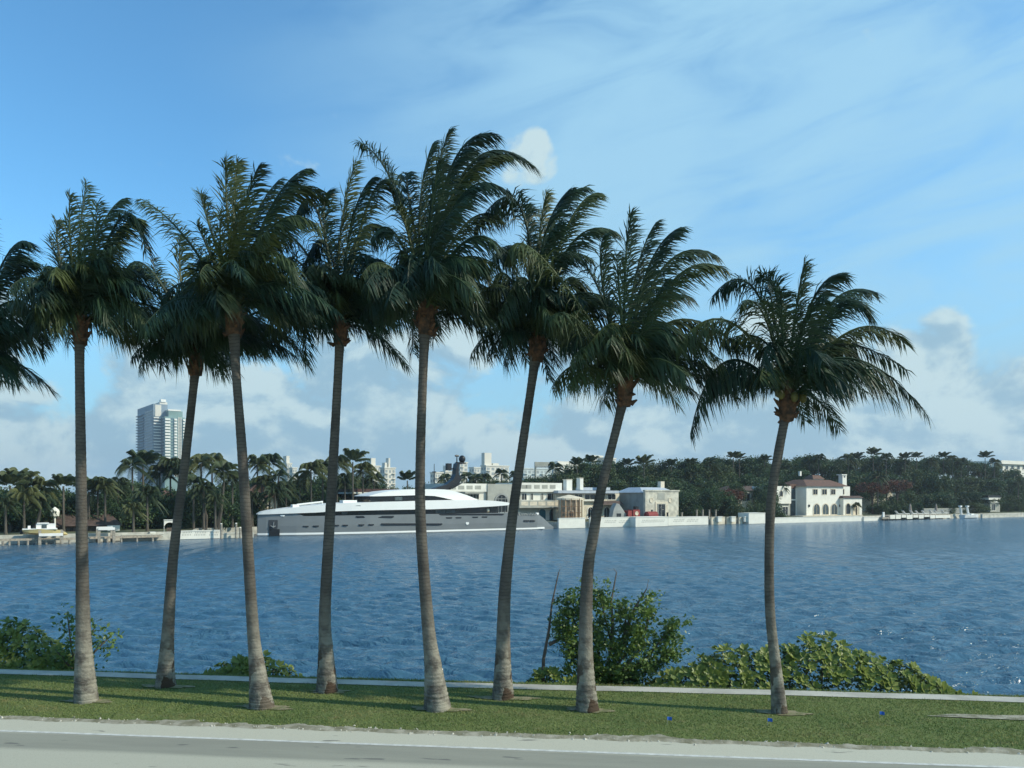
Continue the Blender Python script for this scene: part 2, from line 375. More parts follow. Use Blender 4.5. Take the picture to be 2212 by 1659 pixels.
# ragged sand and broken limestone edge between road and grass
sand_m = mat('edge_sand', (0.37, 0.345, 0.27), 0.95, col2=(0.17, 0.16, 0.10), scale=4, bump=0.5, bscale=40)
em = MB(); N_ = 700
for i in range(N_):
    s_ = -17 + 34 * i / (N_ - 1)
    k = 0.10 * math.sin(s_ * 0.9 + 1) + 0.10 * math.sin(s_ * 2.3) + 0.06 * math.sin(s_ * 6.1 + 2) + 0.05 * math.sin(s_ * 13 + 1) + random.uniform(-0.04, 0.04)
    wdt = max(0.004, 0.04 + k)
    em.v += [(s_, T_EDGE - 0.06 - 0.03 * math.sin(s_ * 5) - random.uniform(0, 0.03), 0.006), (s_, T_EDGE + 0.05, 0.03), (s_, T_EDGE + 0.05 + wdt * 0.6, 0.028), (s_, T_EDGE + 0.05 + wdt, 0.002)]
    if i:
        a = (i - 1) * 4
        for j in range(3): em.f.append((a + j, a + 4 + j, a + 5 + j, a + 1 + j))
gv = MB(); rg_ = random.Random(9)
for i in range(900):
    s_ = rg_.uniform(-15, 15); t_ = T_EDGE + rg_.gauss(0.04, 0.07); r_ = rg_.uniform(0.006, 0.028) * (1.6 if rg_.random() < .06 else 1); a_ = rg_.uniform(0, 6.28); o_ = len(gv.v)
    gv.v += [(s_ + r_ * math.cos(a_ + q * 1.571) * rg_.uniform(.7, 1.3), t_ + r_ * math.sin(a_ + q * 1.571) * rg_.uniform(.7, 1.3), 0.006) for q in range(4)] + [(s_ + rg_.uniform(-.4, .4) * r_, t_ + rg_.uniform(-.4, .4) * r_, 0.01 + r_ * rg_.uniform(.6, 1.2))]
    gv.f += [(o_ + q, o_ + (q + 1) % 4, o_ + 4) for q in range(4)]
gvo = gv.build('gravel', mat('limestone_chips', (.46, .44, .37), .95, .3, 8)); gvo.rotation_euler = (0, 0, -RA); tag(gvo, 'loose limestone chips along the road edge', kind='stuff')
sandedge = em.build('sand', sand_m); sandedge.rotation_euler = (0, 0, -RA); tag(sandedge, 'ragged strip of pale sand along the road edge', kind='stuff')
# path
path_m = mat('path_concrete', (0.40, 0.385, 0.33), 0.9, 0.16, 1.5, bump=0.2, bscale=30)
pm_ = MB()
for i in range(300):
    s_ = -60 + 120 * i / 299
    wv = 0.05 * math.sin(s_ * 0.35) + 0.015 * math.sin(s_ * 2.1)
    pm_.v += [(s_, T_PATH0 + wv, 0.012), (s_, T_PATH1 + wv, 0.012)]
    if i: pm_.f.append((2 * i - 2, 2 * i, 2 * i + 1, 2 * i - 1))
path = pm_.build('path', path_m); path.rotation_euler = (0, 0, -RA); tag(path, 'narrow pale concrete path along the water', kind='structure')

# worn sand rings round palm feet and the bare patch on the verge
def blob_sheet(name, cx, cy, rx, ry, z, m, seed):
    rr = random.Random(seed); mb = MB(); n = 40; mb.v = [(0, 0, z)]
    ph = [rr.uniform(0, 6.28) for _ in range(4)]
    for i in range(n):
        a = 2 * math.pi * i / n
        k = 1 + 0.18 * math.sin(2 * a + ph[0]) + 0.14 * math.sin(5 * a + ph[1]) + 0.08 * math.sin(9 * a + ph[2]) + rr.uniform(-0.06, 0.06)
        mb.v.append((rx * k * math.cos(a), ry * k * math.sin(a), z))
    for i in range(n): mb.f.append((0, 1 + i, 1 + (i + 1) % n))
    o = mb.build(name, m); o.location = (cx, cy, 0); o.rotation_euler = (0, 0, -RA); return o

PALM_BASES = [(187, 1515), (357, 1483), (568, 1528), (708, 1494), (946, 1532), (1085, 1508), (1268, 1534), (1684, 1540)]
RINGS = []
for i, (px, py) in enumerate(PALM_BASES):
    x, y = on_ground(px, py); rx = 0.42 + 0.08 * (i % 3)
    ring = blob_sheet('sand_patch', x + 0.04, y - 0.02, rx, 0.16, 0.016, sandring_m, i + 3); tag(ring, kind='structure')
    RINGS.append((x + 0.04, y, rx * .9, 0.13))
x, y = on_ground(2180, 1551); bare = blob_sheet('sand_patch', x, y, 1.45, 0.13, 0.016, sand_m, 77); tag(bare, kind='structure'); RINGS.append((x, y, 1.45, 0.13))

# grass blades
def grass():
    n = 150000
    s_ = RNG.uniform(-15.5, 15.5, n); t_ = RNG.uniform(T_EDGE + 0.02, 17.05, n)
    edge = T_EDGE + 0.05 + np.maximum(0.0, 0.05 + 0.10 * np.sin(s_ * 0.9 + 1) + 0.10 * np.sin(s_ * 2.3) + 0.06 * np.sin(s_ * 6.1 + 2)) + RNG.normal(0, 0.04, n)
    wv = 0.05 * np.sin(s_ * 0.35)
    keep = (t_ > edge) & ~((t_ > T_PATH0 + wv - 0.01 + RNG.normal(0, 0.02, n)) & (t_ < T_PATH1 + wv + 0.01 + RNG.normal(0, 0.02, n)))
    X = s_ * RU[0] + t_ * RN[0]; Y = s_ * RU[1] + t_ * RN[1]
    for (cx, cy, rx, ry) in RINGS:
        keep &= (((X - cx) / rx) ** 2 + ((Y - cy) / ry) ** 2) > 0.75 + RNG.normal(0, 0.25, n)
    X, Y, T = X[keep], Y[keep], t_[keep]; n = len(X)
    h = RNG.uniform(0.014, 0.036, n) * (1 + 0.25 * np.sin(X * 1.7) * np.sin(Y * 3)); h = np.where(T > 16.6, h * 1.5, h); a = RNG.uniform(0, 6.283, n); wd = RNG.uniform(0.006, 0.011, n)
    Z = np.where(T < 16.8, 0.0, np.where(T < 17.0, -0.10 * (T - 16.8) / 0.2, -0.10 - (T - 17.0) * 0.75))
    lx = RNG.normal(0, 0.6, n) * h; ly = RNG.normal(0, 0.6, n) * h
    V = np.empty((n, 3, 3)); V[:, 0] = np.stack([X - wd * np.cos(a), Y - wd * np.sin(a), Z], 1); V[:, 1] = np.stack([X + wd * np.cos(a), Y + wd * np.sin(a), Z], 1)
    V[:, 2] = np.stack([X + lx, Y + ly, Z + h], 1)
    me = np_mesh('grass', V.reshape(-1, 3), np.arange(3 * n).reshape(-1, 3))
    gmat = mat('grass_blade', (0.215, 0.25, 0.082), 0.7, col2=(0.135, 0.19, 0.058), scale=0.9, trans=0.3)
    t = NT(gmat.node_tree); b = t.n['Principled BSDF']; src = b.inputs['Base Color'].links[0].from_socket; tc = t.new('ShaderNodeTexCoord').outputs['Object']; x_, y_, z_ = t.sep(tc)
    dry = t.step(t.noise(t.comb(t.math('MULTIPLY', x_, .45), y_, 0), 1.7, 5, .6), .50, .68); c3 = t.mix(t.math('MULTIPLY', dry, .75), src, (.27, .225, .10, 1)); t.l.new(c3, b.inputs['Base Color'])
    return link('grass', me, gmat)
tag(grass(), 'short mown grass blades of the verge', kind='stuff')

# water: one sheet with real ripples near us, flat far out
def water():
    Ys = [12.0]
    while Ys[-1] < 260: Ys.append(Ys[-1] * 1.0047)
    Ys = np.array(Ys + [300, 400, 700, 1500, 3000]); nx = 420
    k = np.concatenate([[-60, -20, -6, -2, -1.1], np.linspace(-0.80, 0.80, nx), [1.1, 2, 6, 20, 60]])
    X = np.clip(Ys[:, None] * k[None, :], -3200 + 2 * k[None, :], 3200 + 2 * k[None, :]); Y = np.repeat(Ys[:, None], len(k), 1); Z = np.zeros_like(X)
    spx = Ys * 1.6 / nx; spy = np.gradient(Ys)
    rr = np.random.default_rng(3)
    for i in range(46):
        lam = 0.26 * (1.043 ** i) ; th = R(262) + rr.normal(0, 0.34); amp = 0.0150 * lam ** 0.7
        kx, ky = math.cos(th) * 6.283 / lam, math.sin(th) * 6.283 / lam
        fade = np.clip((lam / np.maximum(spx, spy) - 2.5) / 3.0, 0, 1)
        ph = kx * X + ky * Y + rr.uniform(0, 6.28) + 0.8 * np.sin(0.21 * X * rr.uniform(.5, 1.5) + rr.uniform(0, 6)) + 0.8 * np.sin(0.17 * Y * rr.uniform(.5, 1.5) + rr.uniform(0, 6))
        Z += amp * fade[:, None] * np.sin(ph)
    Z[:, :5] = 0; Z[:, -5:] = 0; Z = np.where(np.abs(X / Y) > 0.85, 0, Z)
    V = np.stack([X, Y, Z + WZ], 2).reshape(-1, 3); ny, nk = X.shape
    idx = np.arange(ny * nk).reshape(ny, nk)
    Fc = np.stack([idx[:-1, :-1], idx[:-1, 1:], idx[1:, 1:], idx[1:, :-1]], 2).reshape(-1, 4)
    me = np_mesh('water', V, Fc)
    m = bpy.data.materials.new('bay_water'); m.use_nodes = True; t = NT(m.node_tree); b = t.n['Principled BSDF']
    tc = t.new('ShaderNodeTexCoord').outputs['Object']; x, y, z = t.sep(tc)
    patch = t.noise(t.comb(t.math('MULTIPLY', x, 0.10), y, 0), 0.11, 4, 0.55)
    t.l.new(t.mix(t.step(patch, 0.3, 0.7), (0.034, 0.098, 0.158, 1), (0.046, 0.116, 0.176, 1)), b.inputs['Base Color'])
    b.inputs['Roughness'].default_value = 0.15; b.inputs['IOR'].default_value = 1.33; b.inputs['Specular IOR Level'].default_value = 0.5
    n1 = t.noise(t.comb(t.math('MULTIPLY', x, 0.62), y, 0), 1.9, 4, 0.6, 0.5); n2 = t.noise(t.comb(t.math('MULTIPLY', x, 0.5), y, 4.0), 0.8, 3, 0.5)
    bn = t.new('ShaderNodeBump'); bn.inputs['Strength'].default_value = 1.0; bn.inputs['Distance'].default_value = 0.5
    t.l.new(t.math('MULTIPLY', t.math('ADD', t.math('MULTIPLY', n1, 0.62), t.math('MULTIPLY', n2, 0.35)), t.math('ADD', 0.1, t.math('MULTIPLY', patch, 1.7))), bn.inputs['Height']); t.l.new(bn.outputs[0], b.inputs['Normal'])
    return tag(link('water', me, m, None, True), 'choppy blue bay water', kind='structure')
water()

# the island across the water: land sheet, and its far hinterland out to the horizon
isl = MB()
pts = [(-2500, -1.2), (-9, -1.2), (-6.5, 9.5), (56.2, 9.5), (56.6, 1.6), (2500, 1.6)]   # (u, v) of the shore: a berth is cut back behind the yacht
top = [SHORE.world(u, v)[:2] for u, v in pts]
back = [SHORE.world(u, 2200)[:2] for u in (2500, -2500)]
n = len(top)
isl.v = [(x, y, -0.9) for x, y in top] + [(x, y, -3.2) for x, y in top] + [(x, y, -0.9) for x, y in back]
isl.f = [tuple(list(range(n)) + [2 * n, 2 * n + 1])] + [(n + i, n + i + 1, i + 1, i) for i in range(n - 1)]
q_ = MB()
for i in range(n - 1):
    (xa, ya), (xb, yb) = top[i], top[i + 1]; nx_, ny_ = (yb - ya), -(xb - xa); ln_ = math.hypot(nx_, ny_); nx_, ny_ = nx_ / ln_ * .06, ny_ / ln_ * .06
    q_.v += [(xa + nx_, ya + ny_, -3.2), (xb + nx_, yb + ny_, -3.2), (xb + nx_, yb + ny_, -.88), (xa + nx_, ya + ny_, -.88), (xa - nx_ * 6, ya - ny_ * 6, -.88), (xb - nx_ * 6, yb - ny_ * 6, -.88)]; k_ = len(q_.v) - 6; q_.f += [(k_, k_ + 1, k_ + 2, k_ + 3), (k_ + 3, k_ + 2, k_ + 5, k_ + 4)]
o = isl.build('island_ground', soil_m); q_.build('quay_edge', seawall_m, o); tag(o, 'low wooded island across the bay', kind='structure')

# ================================================================== NEAR PALMS
WIND = Vector((0.95, 0.22, 0.06))
def frond(mb, B, P, T, rr, n=92, Lmax=0.64, tp=0.55, limp=0.5):
    """one feather leaf: rachis curve through P to the tip T, two rows of narrow leaflets hanging and blown by the wind"""
    B, P, T = Vector(B), Vector(P), Vector(T)
    C = (P - B * (1 - tp) ** 2 - T * tp ** 2) / (2 * tp * (1 - tp))
    q = lambda t: B * (1 - t) ** 2 + C * 2 * t * (1 - t) + T * t * t
    dq = lambda t: ((C - B) * (1 - t) + (T - C) * t).normalized()
    total = sum((q((i + 1) / 12) - q(i / 12)).length for i in range(12))
    mb.tube([q(i / 14) for i in range(15)], [0.030 * (1 - i / 14) ** 0.8 + 0.004 for i in range(15)], 4)
    roll = rr.uniform(-0.5, 0.5); down = Vector((0, 0, -1))
    cnt = int(n * max(0.6, total / 2.2))
    for k in range(cnt):
        s = 0.13 + 0.87 * (k + rr.random() * 0.6) / cnt
        p, d = q(s), dq(s)
        up = Vector((0, 0, 1)) - d * d.z
        if up.length < 0.3: up = Vector((0.5, -0.8, 0)) - d * d.dot(Vector((0.5, -0.8, 0)))
        up.normalize(); side = d.cross(up)
        side = side * math.cos(roll) + up * math.sin(roll)
        prof = min(1, 0.35 + 2.6 * (s - 0.1)) * (1 - 0.60 * max(0, (s - 0.55) / 0.45) ** 1.4)
        fold0 = max(0.0, d.z)
        for sg in (-1, 1):
            L = Lmax * prof * rr.uniform(0.6, 1.2) * (1 - 0.08 * fold0)
            if rr.random() < 0.05: continue
            fold = max(0.0, d.z) ** 1.5; e = side * sg * rr.uniform(0.5, 0.85) * (1 - 0.25 * fold) + d * (rr.uniform(0.40, 0.80) + 0.35 * fold) + down * (0.15 + limp * rr.uniform(0.2, 0.9)) + WIND * rr.uniform(0.20, 0.68) + Vector((rr.gauss(0, .15), rr.gauss(0, .15), rr.gauss(0, .13)))
            e.normalize()
            w_ = d - e * d.dot(e)
            if w_.length < 0.1: w_ = up.copy()
            w_.normalize(); wd = 0.0115 * rr.uniform(0.8, 1.2)
            m1 = p + e * L * 0.45 + down * L * 0.04; tip = p + e * L * 0.9 + down * L * (0.12 + 0.38 * limp) + WIND * L * 0.08
            o = len(mb.v)
            mb.v += [tuple(p - w_ * wd * 0.5), tuple(p + w_ * wd * 0.5), tuple(m1 + w_ * wd), tuple(m1 - w_ * wd), tuple(tip)]
            mb.f += [(o, o + 1, o + 2, o + 3), (o + 3, o + 2, o + 4)]

def catmull(pts, n):
    out = []
    P = [pts[0]] + list(pts) + [pts[-1]]
    segs = len(pts) - 1
    for i in range(n):
        t = i / (n - 1) * segs; k = min(int(t), segs - 1); f = t - k
        p0, p1, p2, p3 = P[k], P[k + 1], P[k + 2], P[k + 3]
        out.append([0.5 * ((2 * b) + (-a + c) * f + (2 * a - 5 * b + 4 * c - d) * f * f + (-a + 3 * b - 3 * c + d) * f ** 3) for a, b, c, d in zip(p0, p1, p2, p3)])
    return out

def near_palm(trunk_px, fronds_px, seed, label, extra=12, nuts=0, crown_lift=26, inner=19):
    extra = int(extra * 1.4)
    """trunk_px: (x, y, width) from foot to sheath measured on the photo; fronds_px: (mid x, mid y, tip x, tip y, depth)"""
    rr = random.Random(seed)
    bx, by, _ = trunk_px[0]
    X0, Y0 = on_ground(bx, by)
    root = empty('palm_tree', (X0, Y0, 0), 0, label, 'palm tree', 'coconut palms along the verge')
    k = Y0 / FPX
    def loc(px, py, dy=0.0):
        Y = Y0 + dy; return ((px - CX) / FPX * Y - X0, dy, HC - (py - HY) / FPX * Y)
    slim = [0.93, 0.80] + [0.75] * (len(trunk_px) - 3) + [0.86]
    if trunk_px[0][2] < 40: slim = [1.0] + [0.86] * (len(trunk_px) - 2) + [0.9]
    pts = [(*loc(x, y), wd * k * 0.5 * f_) for (x, y, wd), f_ in zip(trunk_px, slim)]
    pts[0] = (pts[0][0], pts[0][1], -0.05, pts[0][3])
    H = pts[-1][2]; n = int(H / 0.028)
    cur = catmull(pts, n); rings = []; ns = 14
    phase = 0.0; step = 0.085
    for i, (x, y, z, r) in enumerate(cur):
        phase += (H / n) / step
        if phase > 1: phase -= 1; step = rr.uniform(0.06, 0.11)
        f = 1 + 0.05 * (phase - 0.5) + (0.05 * rr.random() if z < 1.0 else 0)
        low = max(0, 0.5 - z) / 0.5
        rings.append([(x + r * f * (1 + 0.05 * math.sin(3 * a + seed) + 0.07 * low * math.sin(5 * a + 2 * seed)) * math.cos(a), y + r * f * math.sin(a), z) for a in [2 * math.pi * j / ns for j in range(ns)]])
    MB().quadstrip(rings).build('trunk', trunk_m, root, True)
    # crown: fibrous sheath with old leaf stubs; the leaves are its own pieces
    tx, ty, tz, tr = pts[-1]
    cb = MB(); cr = []
    for i in range(9):
        f = i / 8; z = tz - 0.30 + 0.78 * f; r = tr * (1.02 + 0.28 * math.sin(math.pi * min(1, f * 1.1)) ** 1.2) * (1 - 0.35 * max(0, f - 0.6))
        cr.append([(tx + r * (1 + rr.uniform(-0.12, 0.12)) * math.cos(a), ty + r * (1 + rr.uniform(-0.12, 0.12)) * math.sin(a), z + rr.uniform(-0.02, 0.02)) for a in [2 * math.pi * j / 10 for j in range(10)]])
    cb.quadstrip(cr)
    for i in range(16):
        a = rr.uniform(0, 6.28); z = tz - 0.30 + 0.5 * rr.random(); ca, sa = math.cos(a), math.sin(a); l = rr.uniform(0.08, 0.22)
        b0 = Vector((tx + tr * 1.0 * ca, ty + tr * 1.0 * sa, z)); b1 = b0 + Vector((ca * l * 0.7, sa * l * 0.7, l * rr.uniform(-0.1, 0.9)))
        cb.tube([b0, (b0 + b1) / 2, b1], [0.05, 0.035, 0.012], 5)
    crown = cb.build('crown', fibre_m, root)
    cz = tz + crown_lift * k; C = Vector((tx, ty, cz))
    def base(): return C + Vector((rr.uniform(-.07, .07), rr.uniform(-.07, .07), rr.uniform(-0.22, 0.12)))
    for f in fronds_px:
        mx, my, ex, ey = f[:4]; dp = f[4] if len(f) > 4 else rr.uniform(-0.7, 0.7)
        lim = f[5] if len(f) > 5 else 0.5
        up_ = max(0.0, (trunk_px[-1][1] - ey - 180) / 200.0) * (1 if abs(ex - trunk_px[-1][0]) < 90 else 0.3); ex += 26 * up_ * rr.uniform(.4, 1.3); ey += 16 * up_
        mb = MB(); frond(mb, base(), loc(mx, my, dp * 0.6), loc(ex, ey, dp), rr, limp=lim)
        mb.build('frond', frond_m, crown)
    for i in range(extra):
        a = (i + rr.random() * 0.7) / extra * 6.283; el_ = rr.uniform(0.15, 1.2); L = rr.uniform(1.4, 2.15)
        hd = Vector((math.cos(a), math.sin(a) * .9, 0)); B = base()
        P = B + (hd * math.cos(el_) + Vector((0, 0, math.sin(el_)))) * L * 0.55 + WIND * 0.08
        T = P + (hd * math.cos(el_) + WIND * 0.25) * L * 0.45 + Vector((0, 0, L * (0.35 * math.sin(el_) - 0.38)))
        mb = MB(); frond(mb, B, P, T, rr, n=84, Lmax=0.60, limp=rr.uniform(0.5, 0.9)); mb.build('frond', frond_m, crown)
    for i in range(inner):
        a = (i + rr.random()) / inner * 6.283; el_ = rr.uniform(0.0, 1.4); L = rr.uniform(1.0, 1.9); hd = Vector((math.cos(a), math.sin(a), 0)); B = base()
        P = B + (hd * math.cos(el_) + Vector((0, 0, math.sin(el_)))) * L * 0.55; T = P + (hd * max(.3, math.cos(el_)) + WIND * 0.2) * L * 0.42 + Vector((0, 0, L * (0.3 * math.sin(el_) - 0.36)))
        mb = MB(); frond(mb, B, P, T, rr, n=84, Lmax=0.55, limp=rr.uniform(0.5, 1.0)); mb.build('frond', frond_m, crown)
    for i in range(nuts):
        a = rr.uniform(3.4, 6.0); c = C + Vector((0.24 * math.cos(a) + 0.05, 0.24 * math.sin(a), rr.uniform(-0.12, 0.14))); mb = MB()
        mb.quadstrip([[(c.x + 0.072 * math.sin(math.pi * (q + .02) / 6.1) * math.cos(b), c.y + 0.072 * math.sin(math.pi * (q + .02) / 6.1) * math.sin(b), c.z + 0.095 * math.cos(math.pi * q / 6)) for b in [2 * math.pi * j / 8 for j in range(8)]] for q in range(7)])
        mb.build('coconut', nut_m, crown, True)
    return root

near_palm([(-92, 1500, 50), (-85, 1250, 34), (-76, 1000, 28), (-68, 800, 28)],
          [(10, 560, 62, 522, -.3), (0, 600, 78, 565, .4), (30, 650, 118, 720, -.5, .8), (-10, 680, 20, 800, .2, .9), (-60, 560, -40, 450), (-130, 600, -180, 560), (-120, 700, -190, 790, 0, .9), (20, 560, 40, 610, .6), (-20, 720, 5, 825, .5, .9), (40, 660, 95, 745, .3, .9)],
          1, 'palm tree cut off by the left edge, only its leaf tips showing', 8)
near_palm([(187, 1515, 53), (181, 1400, 41), (178, 1250, 34), (175, 1000, 28), (172, 780, 25), (173, 712, 30)],
          [(172, 520, 167, 382, .2, .25), (152, 530, 134, 412, -.3, .25), (215, 500, 258, 420, .4, .35), (265, 467, 316, 545, -.4, .7), (278, 604, 352, 724, .3, .8), (262, 640, 320, 716, -.6, .9), (135, 590, 103, 512, .5, .4),
           (120, 610, 92, 590, -.5, .5), (120, 640, 96, 640, .4, .7), (215, 640, 232, 712, -.7, .9), (240, 520, 300, 470, .7, .5), (130, 560, 118, 470, .1, .3), (200, 560, 205, 430, -.5, .3), (225, 590, 290, 620, .6, .8), (140, 660, 118, 712, -.5, .9), (180, 600, 175, 480, -.9, .5), (215, 560, 262, 530, -1, .6)],
          2, 'palm with grey patched foot, first complete palm from the left', 16)
near_palm([(357, 1483, 46), (362, 1390, 34), (375, 1200, 27), (400, 1000, 24), (418, 840, 23), (424, 780, 28)],
          [(330, 590, 268, 600, .4, .6), (304, 567, 255, 640, -.3, .7), (582, 706, 666, 792, .5, .8), (600, 660, 676, 676, .8, .7), (395, 740, 372, 772, -.4, .9), (350, 650, 330, 560, .3, .4), (520, 690, 610, 720, .2, .9), (440, 740, 465, 800, -.4, .9), (360, 700, 350, 790, .3, 1), (390, 600, 380, 500, 0, .4), (470, 620, 520, 560, .5, .5), (540, 720, 640, 770, -.2, .9), (370, 640, 345, 690, .5, .8)],
          3, 'slim leaning palm of the back row, second complete palm from the left', 16)
near_palm([(568, 1528, 57), (556, 1440, 42), (545, 1330, 33), (525, 1000, 28), (510, 800, 25), (505, 690, 34)],
          [(397, 509, 299, 427, .2, .45), (490, 450, 479, 332, -.2, .25), (505, 450, 503, 335, .4, .25), (528, 460, 538, 345, -.5, .25), (450, 480, 423, 410, .5, .35), (450, 540, 424, 485, -.4, .45), (610, 420, 704, 432, .3, .5), (590, 440, 660, 360, -.3, .35), (590, 500, 640, 470, .8, .6), (545, 480, 600, 385, .5, .3),
           (440, 590, 430, 560, -.8, .6), (600, 560, 640, 610, -.5, .8), (440, 620, 425, 690, .6, .9), (570, 600, 590, 700, .3, .9), (480, 560, 470, 450, -1, .4), (540, 540, 575, 500, -1, .6), (600, 480, 690, 490, -.6, .6), (500, 540, 510, 420, -1.1, .4)],
          4, 'palm with orange sheath and dark scar on its foot, third complete palm from the left', 16)
near_palm([(708, 1494, 51), (704, 1400, 38), (703, 1300, 33), (720, 1000, 27), (732, 780, 25), (735, 715, 31)],
          [(736, 500, 734, 332, 0, .12), (682, 449, 636, 466, -.5, .6), (700, 520, 650, 590, .4, .8), (814, 402, 860, 440, .3, .6), (670, 620, 662, 776, .4, .9), (700, 660, 698, 722, -.3, 1), (790, 600, 832, 695, .3, .9), (760, 480, 790, 370, -.4, .3), (780, 500, 840, 500, .6, .6), (650, 570, 620, 560, -.4, .6), (700, 480, 690, 400, .5, .3), (690, 590, 650, 680, -.6, .9), (810, 560, 870, 640, -.4, .9), (640, 520, 590, 530, .7, .6), (770, 560, 800, 560, -.9, .7)],
          5, 'palm standing before the yacht foredeck, back row, fourth complete palm from the left', 18)
near_palm([(946, 1532, 62), (936, 1440, 47), (925, 1350, 37), (910, 1150, 31), (908, 1000, 28), (915, 780, 26), (920, 690, 36)],
          [(850, 400, 766, 302, .2, .45), (908, 440, 901, 293, -.2, .25), (935, 420, 956, 258, .3, .25), (980, 350, 1062, 284, -.2, .4), (1020, 350, 1155, 358, .4, .45), (1000, 420, 1100, 416, -.5, .55), (1040, 510, 1122, 618, -.3, .8), (834, 572, 782, 594, -.7, .9), (885, 440, 856, 362, .5, .45), (880, 500, 850, 440, -.4, .5), (950, 600, 968, 684, .3, .9), (1010, 480, 1080, 470, .7, .6), (960, 400, 1010, 320, .6, .35), (870, 560, 845, 660, .5, .9),
           (975, 560, 1030, 650, -.7, .9), (930, 470, 940, 330, -.8, .3), (890, 550, 880, 640, -1, .8), (990, 400, 1090, 330, .1, .45), (940, 520, 990, 420, -1.1, .5), (850, 500, 800, 520, .7, .7), (1020, 560, 1070, 640, .6, .9)],
          6, 'tallest palm, its crown rising above all the others', 18)
near_palm([(1085, 1508, 51), (1086, 1420, 41), (1090, 1280, 35), (1105, 1130, 29), (1120, 1020, 27), (1148, 830, 25), (1160, 748, 33)],
          [(1180, 500, 1222, 392, -.2, .3), (1230, 480, 1290, 412, .3, .35), (1165, 520, 1168, 402, .4, .25), (1117, 437, 1021, 496, -.3, .6), (1080, 590, 1054, 716, .3, .9), (1110, 640, 1104, 738, -.4, 1), (1240, 520, 1330, 500, -.4, .5), (1120, 540, 1060, 560, .6, .7), (1230, 600, 1270, 660, .4, .9), (1200, 560, 1280, 560, -.7, .7), (1090, 620, 1030, 640, -.5, .9), (1140, 500, 1120, 430, .7, .4), (1200, 470, 1260, 400, .6, .35), (1200, 640, 1215, 740, -.6, .9), (1130, 600, 1075, 690, -.8, .9), (1170, 560, 1200, 470, -1, .5)],
          7, 'back-row palm leaning right beside the yacht stern', 18)
near_palm([(1268, 1534, 55), (1264, 1430, 42), (1268, 1250, 34), (1282, 1150, 31), (1300, 1050, 28), (1335, 910, 26), (1350, 842, 33)],
          [(1160, 547, 1092, 556, -.4, .8), (1245, 690, 1184, 690, -.7, .8), (1350, 590, 1347, 441, -.2, .2), (1375, 590, 1398, 464, .3, .25), (1400, 580, 1466, 486, -.4, .35), (1440, 570, 1546, 550, .3, .45), (1460, 600, 1566, 580, -.4, .55), (1440, 720, 1530, 815, .4, .9), (1420, 760, 1470, 830, -.5, .9), (1300, 640, 1244, 552, .4, .45), (1280, 720, 1234, 818, .3, .9), (1400, 660, 1490, 640, .7, .6), (1300, 600, 1280, 500, -.3, .35), (1360, 680, 1420, 520, .8, .4), (1330, 700, 1260, 760, -.6, .9), (1380, 740, 1400, 830, .4, .9), (1470, 690, 1600, 760, .2, .8), (1340, 660, 1320, 540, -1, .4), (1400, 680, 1440, 600, -1, .5), (1310, 760, 1290, 830, .6, .9), (1460, 720, 1560, 790, -.5, .9)],
          8, 'palm leaning right in front of the leafy mangrove', 14, inner=15)
near_palm([(1684, 1540, 35), (1675, 1440, 28), (1662, 1300, 24), (1664, 1100, 23), (1680, 985, 23), (1695, 905, 23), (1700, 876, 32)],
          [(1680, 650, 1628, 584, .2, .35), (1718, 680, 1730, 556, -.3, .2), (1800, 650, 1894, 632, .5, .35), (1815, 655, 1884, 694, -.4, .6), (1850, 710, 1955, 742, .3, .55), (1850, 776, 2004, 898, -.2, .9), (1840, 790, 1938, 876, -.5, .9), (1623, 617, 1536, 640, .5, .5), (1561, 690, 1460, 756, -.3, .8), (1561, 785, 1491, 938, .2, .95), (1760, 640, 1820, 590, -.5, .35), (1650, 680, 1600, 650, -.6, .5), (1640, 730, 1560, 740, .5, .8), (1740, 760, 1800, 840, -.7, .9), (1780, 720, 1860, 800, .6, .9), (1665, 740, 1640, 830, -.6, .9), (1670, 670, 1650, 600, .7, .4), (1800, 740, 1960, 800, .4, .8), (1690, 700, 1680, 620, -.9, .4), (1740, 700, 1770, 640, -.9, .5)],
          9, 'slender palm on the far right standing before the low bush', 7, nuts=5, inner=7)

# ------------------------------------------------------------------ bushes on the bank
def rosette_mesh():
    mb = MB(); rr = random.Random(5)
    for i in range(8):
        a = i / 8 * 6.283 + rr.uniform(-.2, .2); L = rr.uniform(0.115, 0.165); tilt = rr.uniform(0.15, 0.8); wd = 0.04
        d = Vector((math.cos(a) * math.cos(tilt), math.sin(a) * math.cos(tilt), math.sin(tilt))); sd_ = Vector((-math.sin(a), math.cos(a), 0)); o = len(mb.v)
        p = [d * 0.01, d * L * 0.6 + sd_ * wd, d * L * 0.6 - sd_ * wd, d * L + Vector((0, 0, -0.015)), d * L * 0.6 - Vector((0, 0, 0.012))]
        mb.v += [tuple(q) for q in p]; mb.f += [(o, o + 1, o + 4), (o, o + 4, o + 2), (o + 4, o + 1, o + 3), (o + 4, o + 3, o + 2)]
    me = bpy.data.meshes.new('leaf_rosette'); me.from_pydata(mb.v, [], mb.f); me.update(); me.materials.append(bushleaf_m); return me
ROS = rosette_mesh()
def leaf_cloud(name, pts, size, m, parent, rr, flat=0.5):
    n = len(pts); P = np.array(pts); a = np.random.default_rng(rr.randint(0, 9999))
    d = a.normal(size=(n, 3)); d[:, 2] = d[:, 2] * flat; d /= np.linalg.norm(d, axis=1)[:, None]
    e = np.cross(d, a.normal(size=(n, 3))); e /= np.linalg.norm(e, axis=1)[:, None]
    s = size * a.uniform(0.6, 1.25, n)[:, None]
    V = np.stack([P - d * s * .5, P + e * s * .28, P + d * s * .5, P - e * s * .28], 1).reshape(-1, 3)
    return link(name, np_mesh(name, V, np.arange(4 * n).reshape(-1, 4)), m, parent)
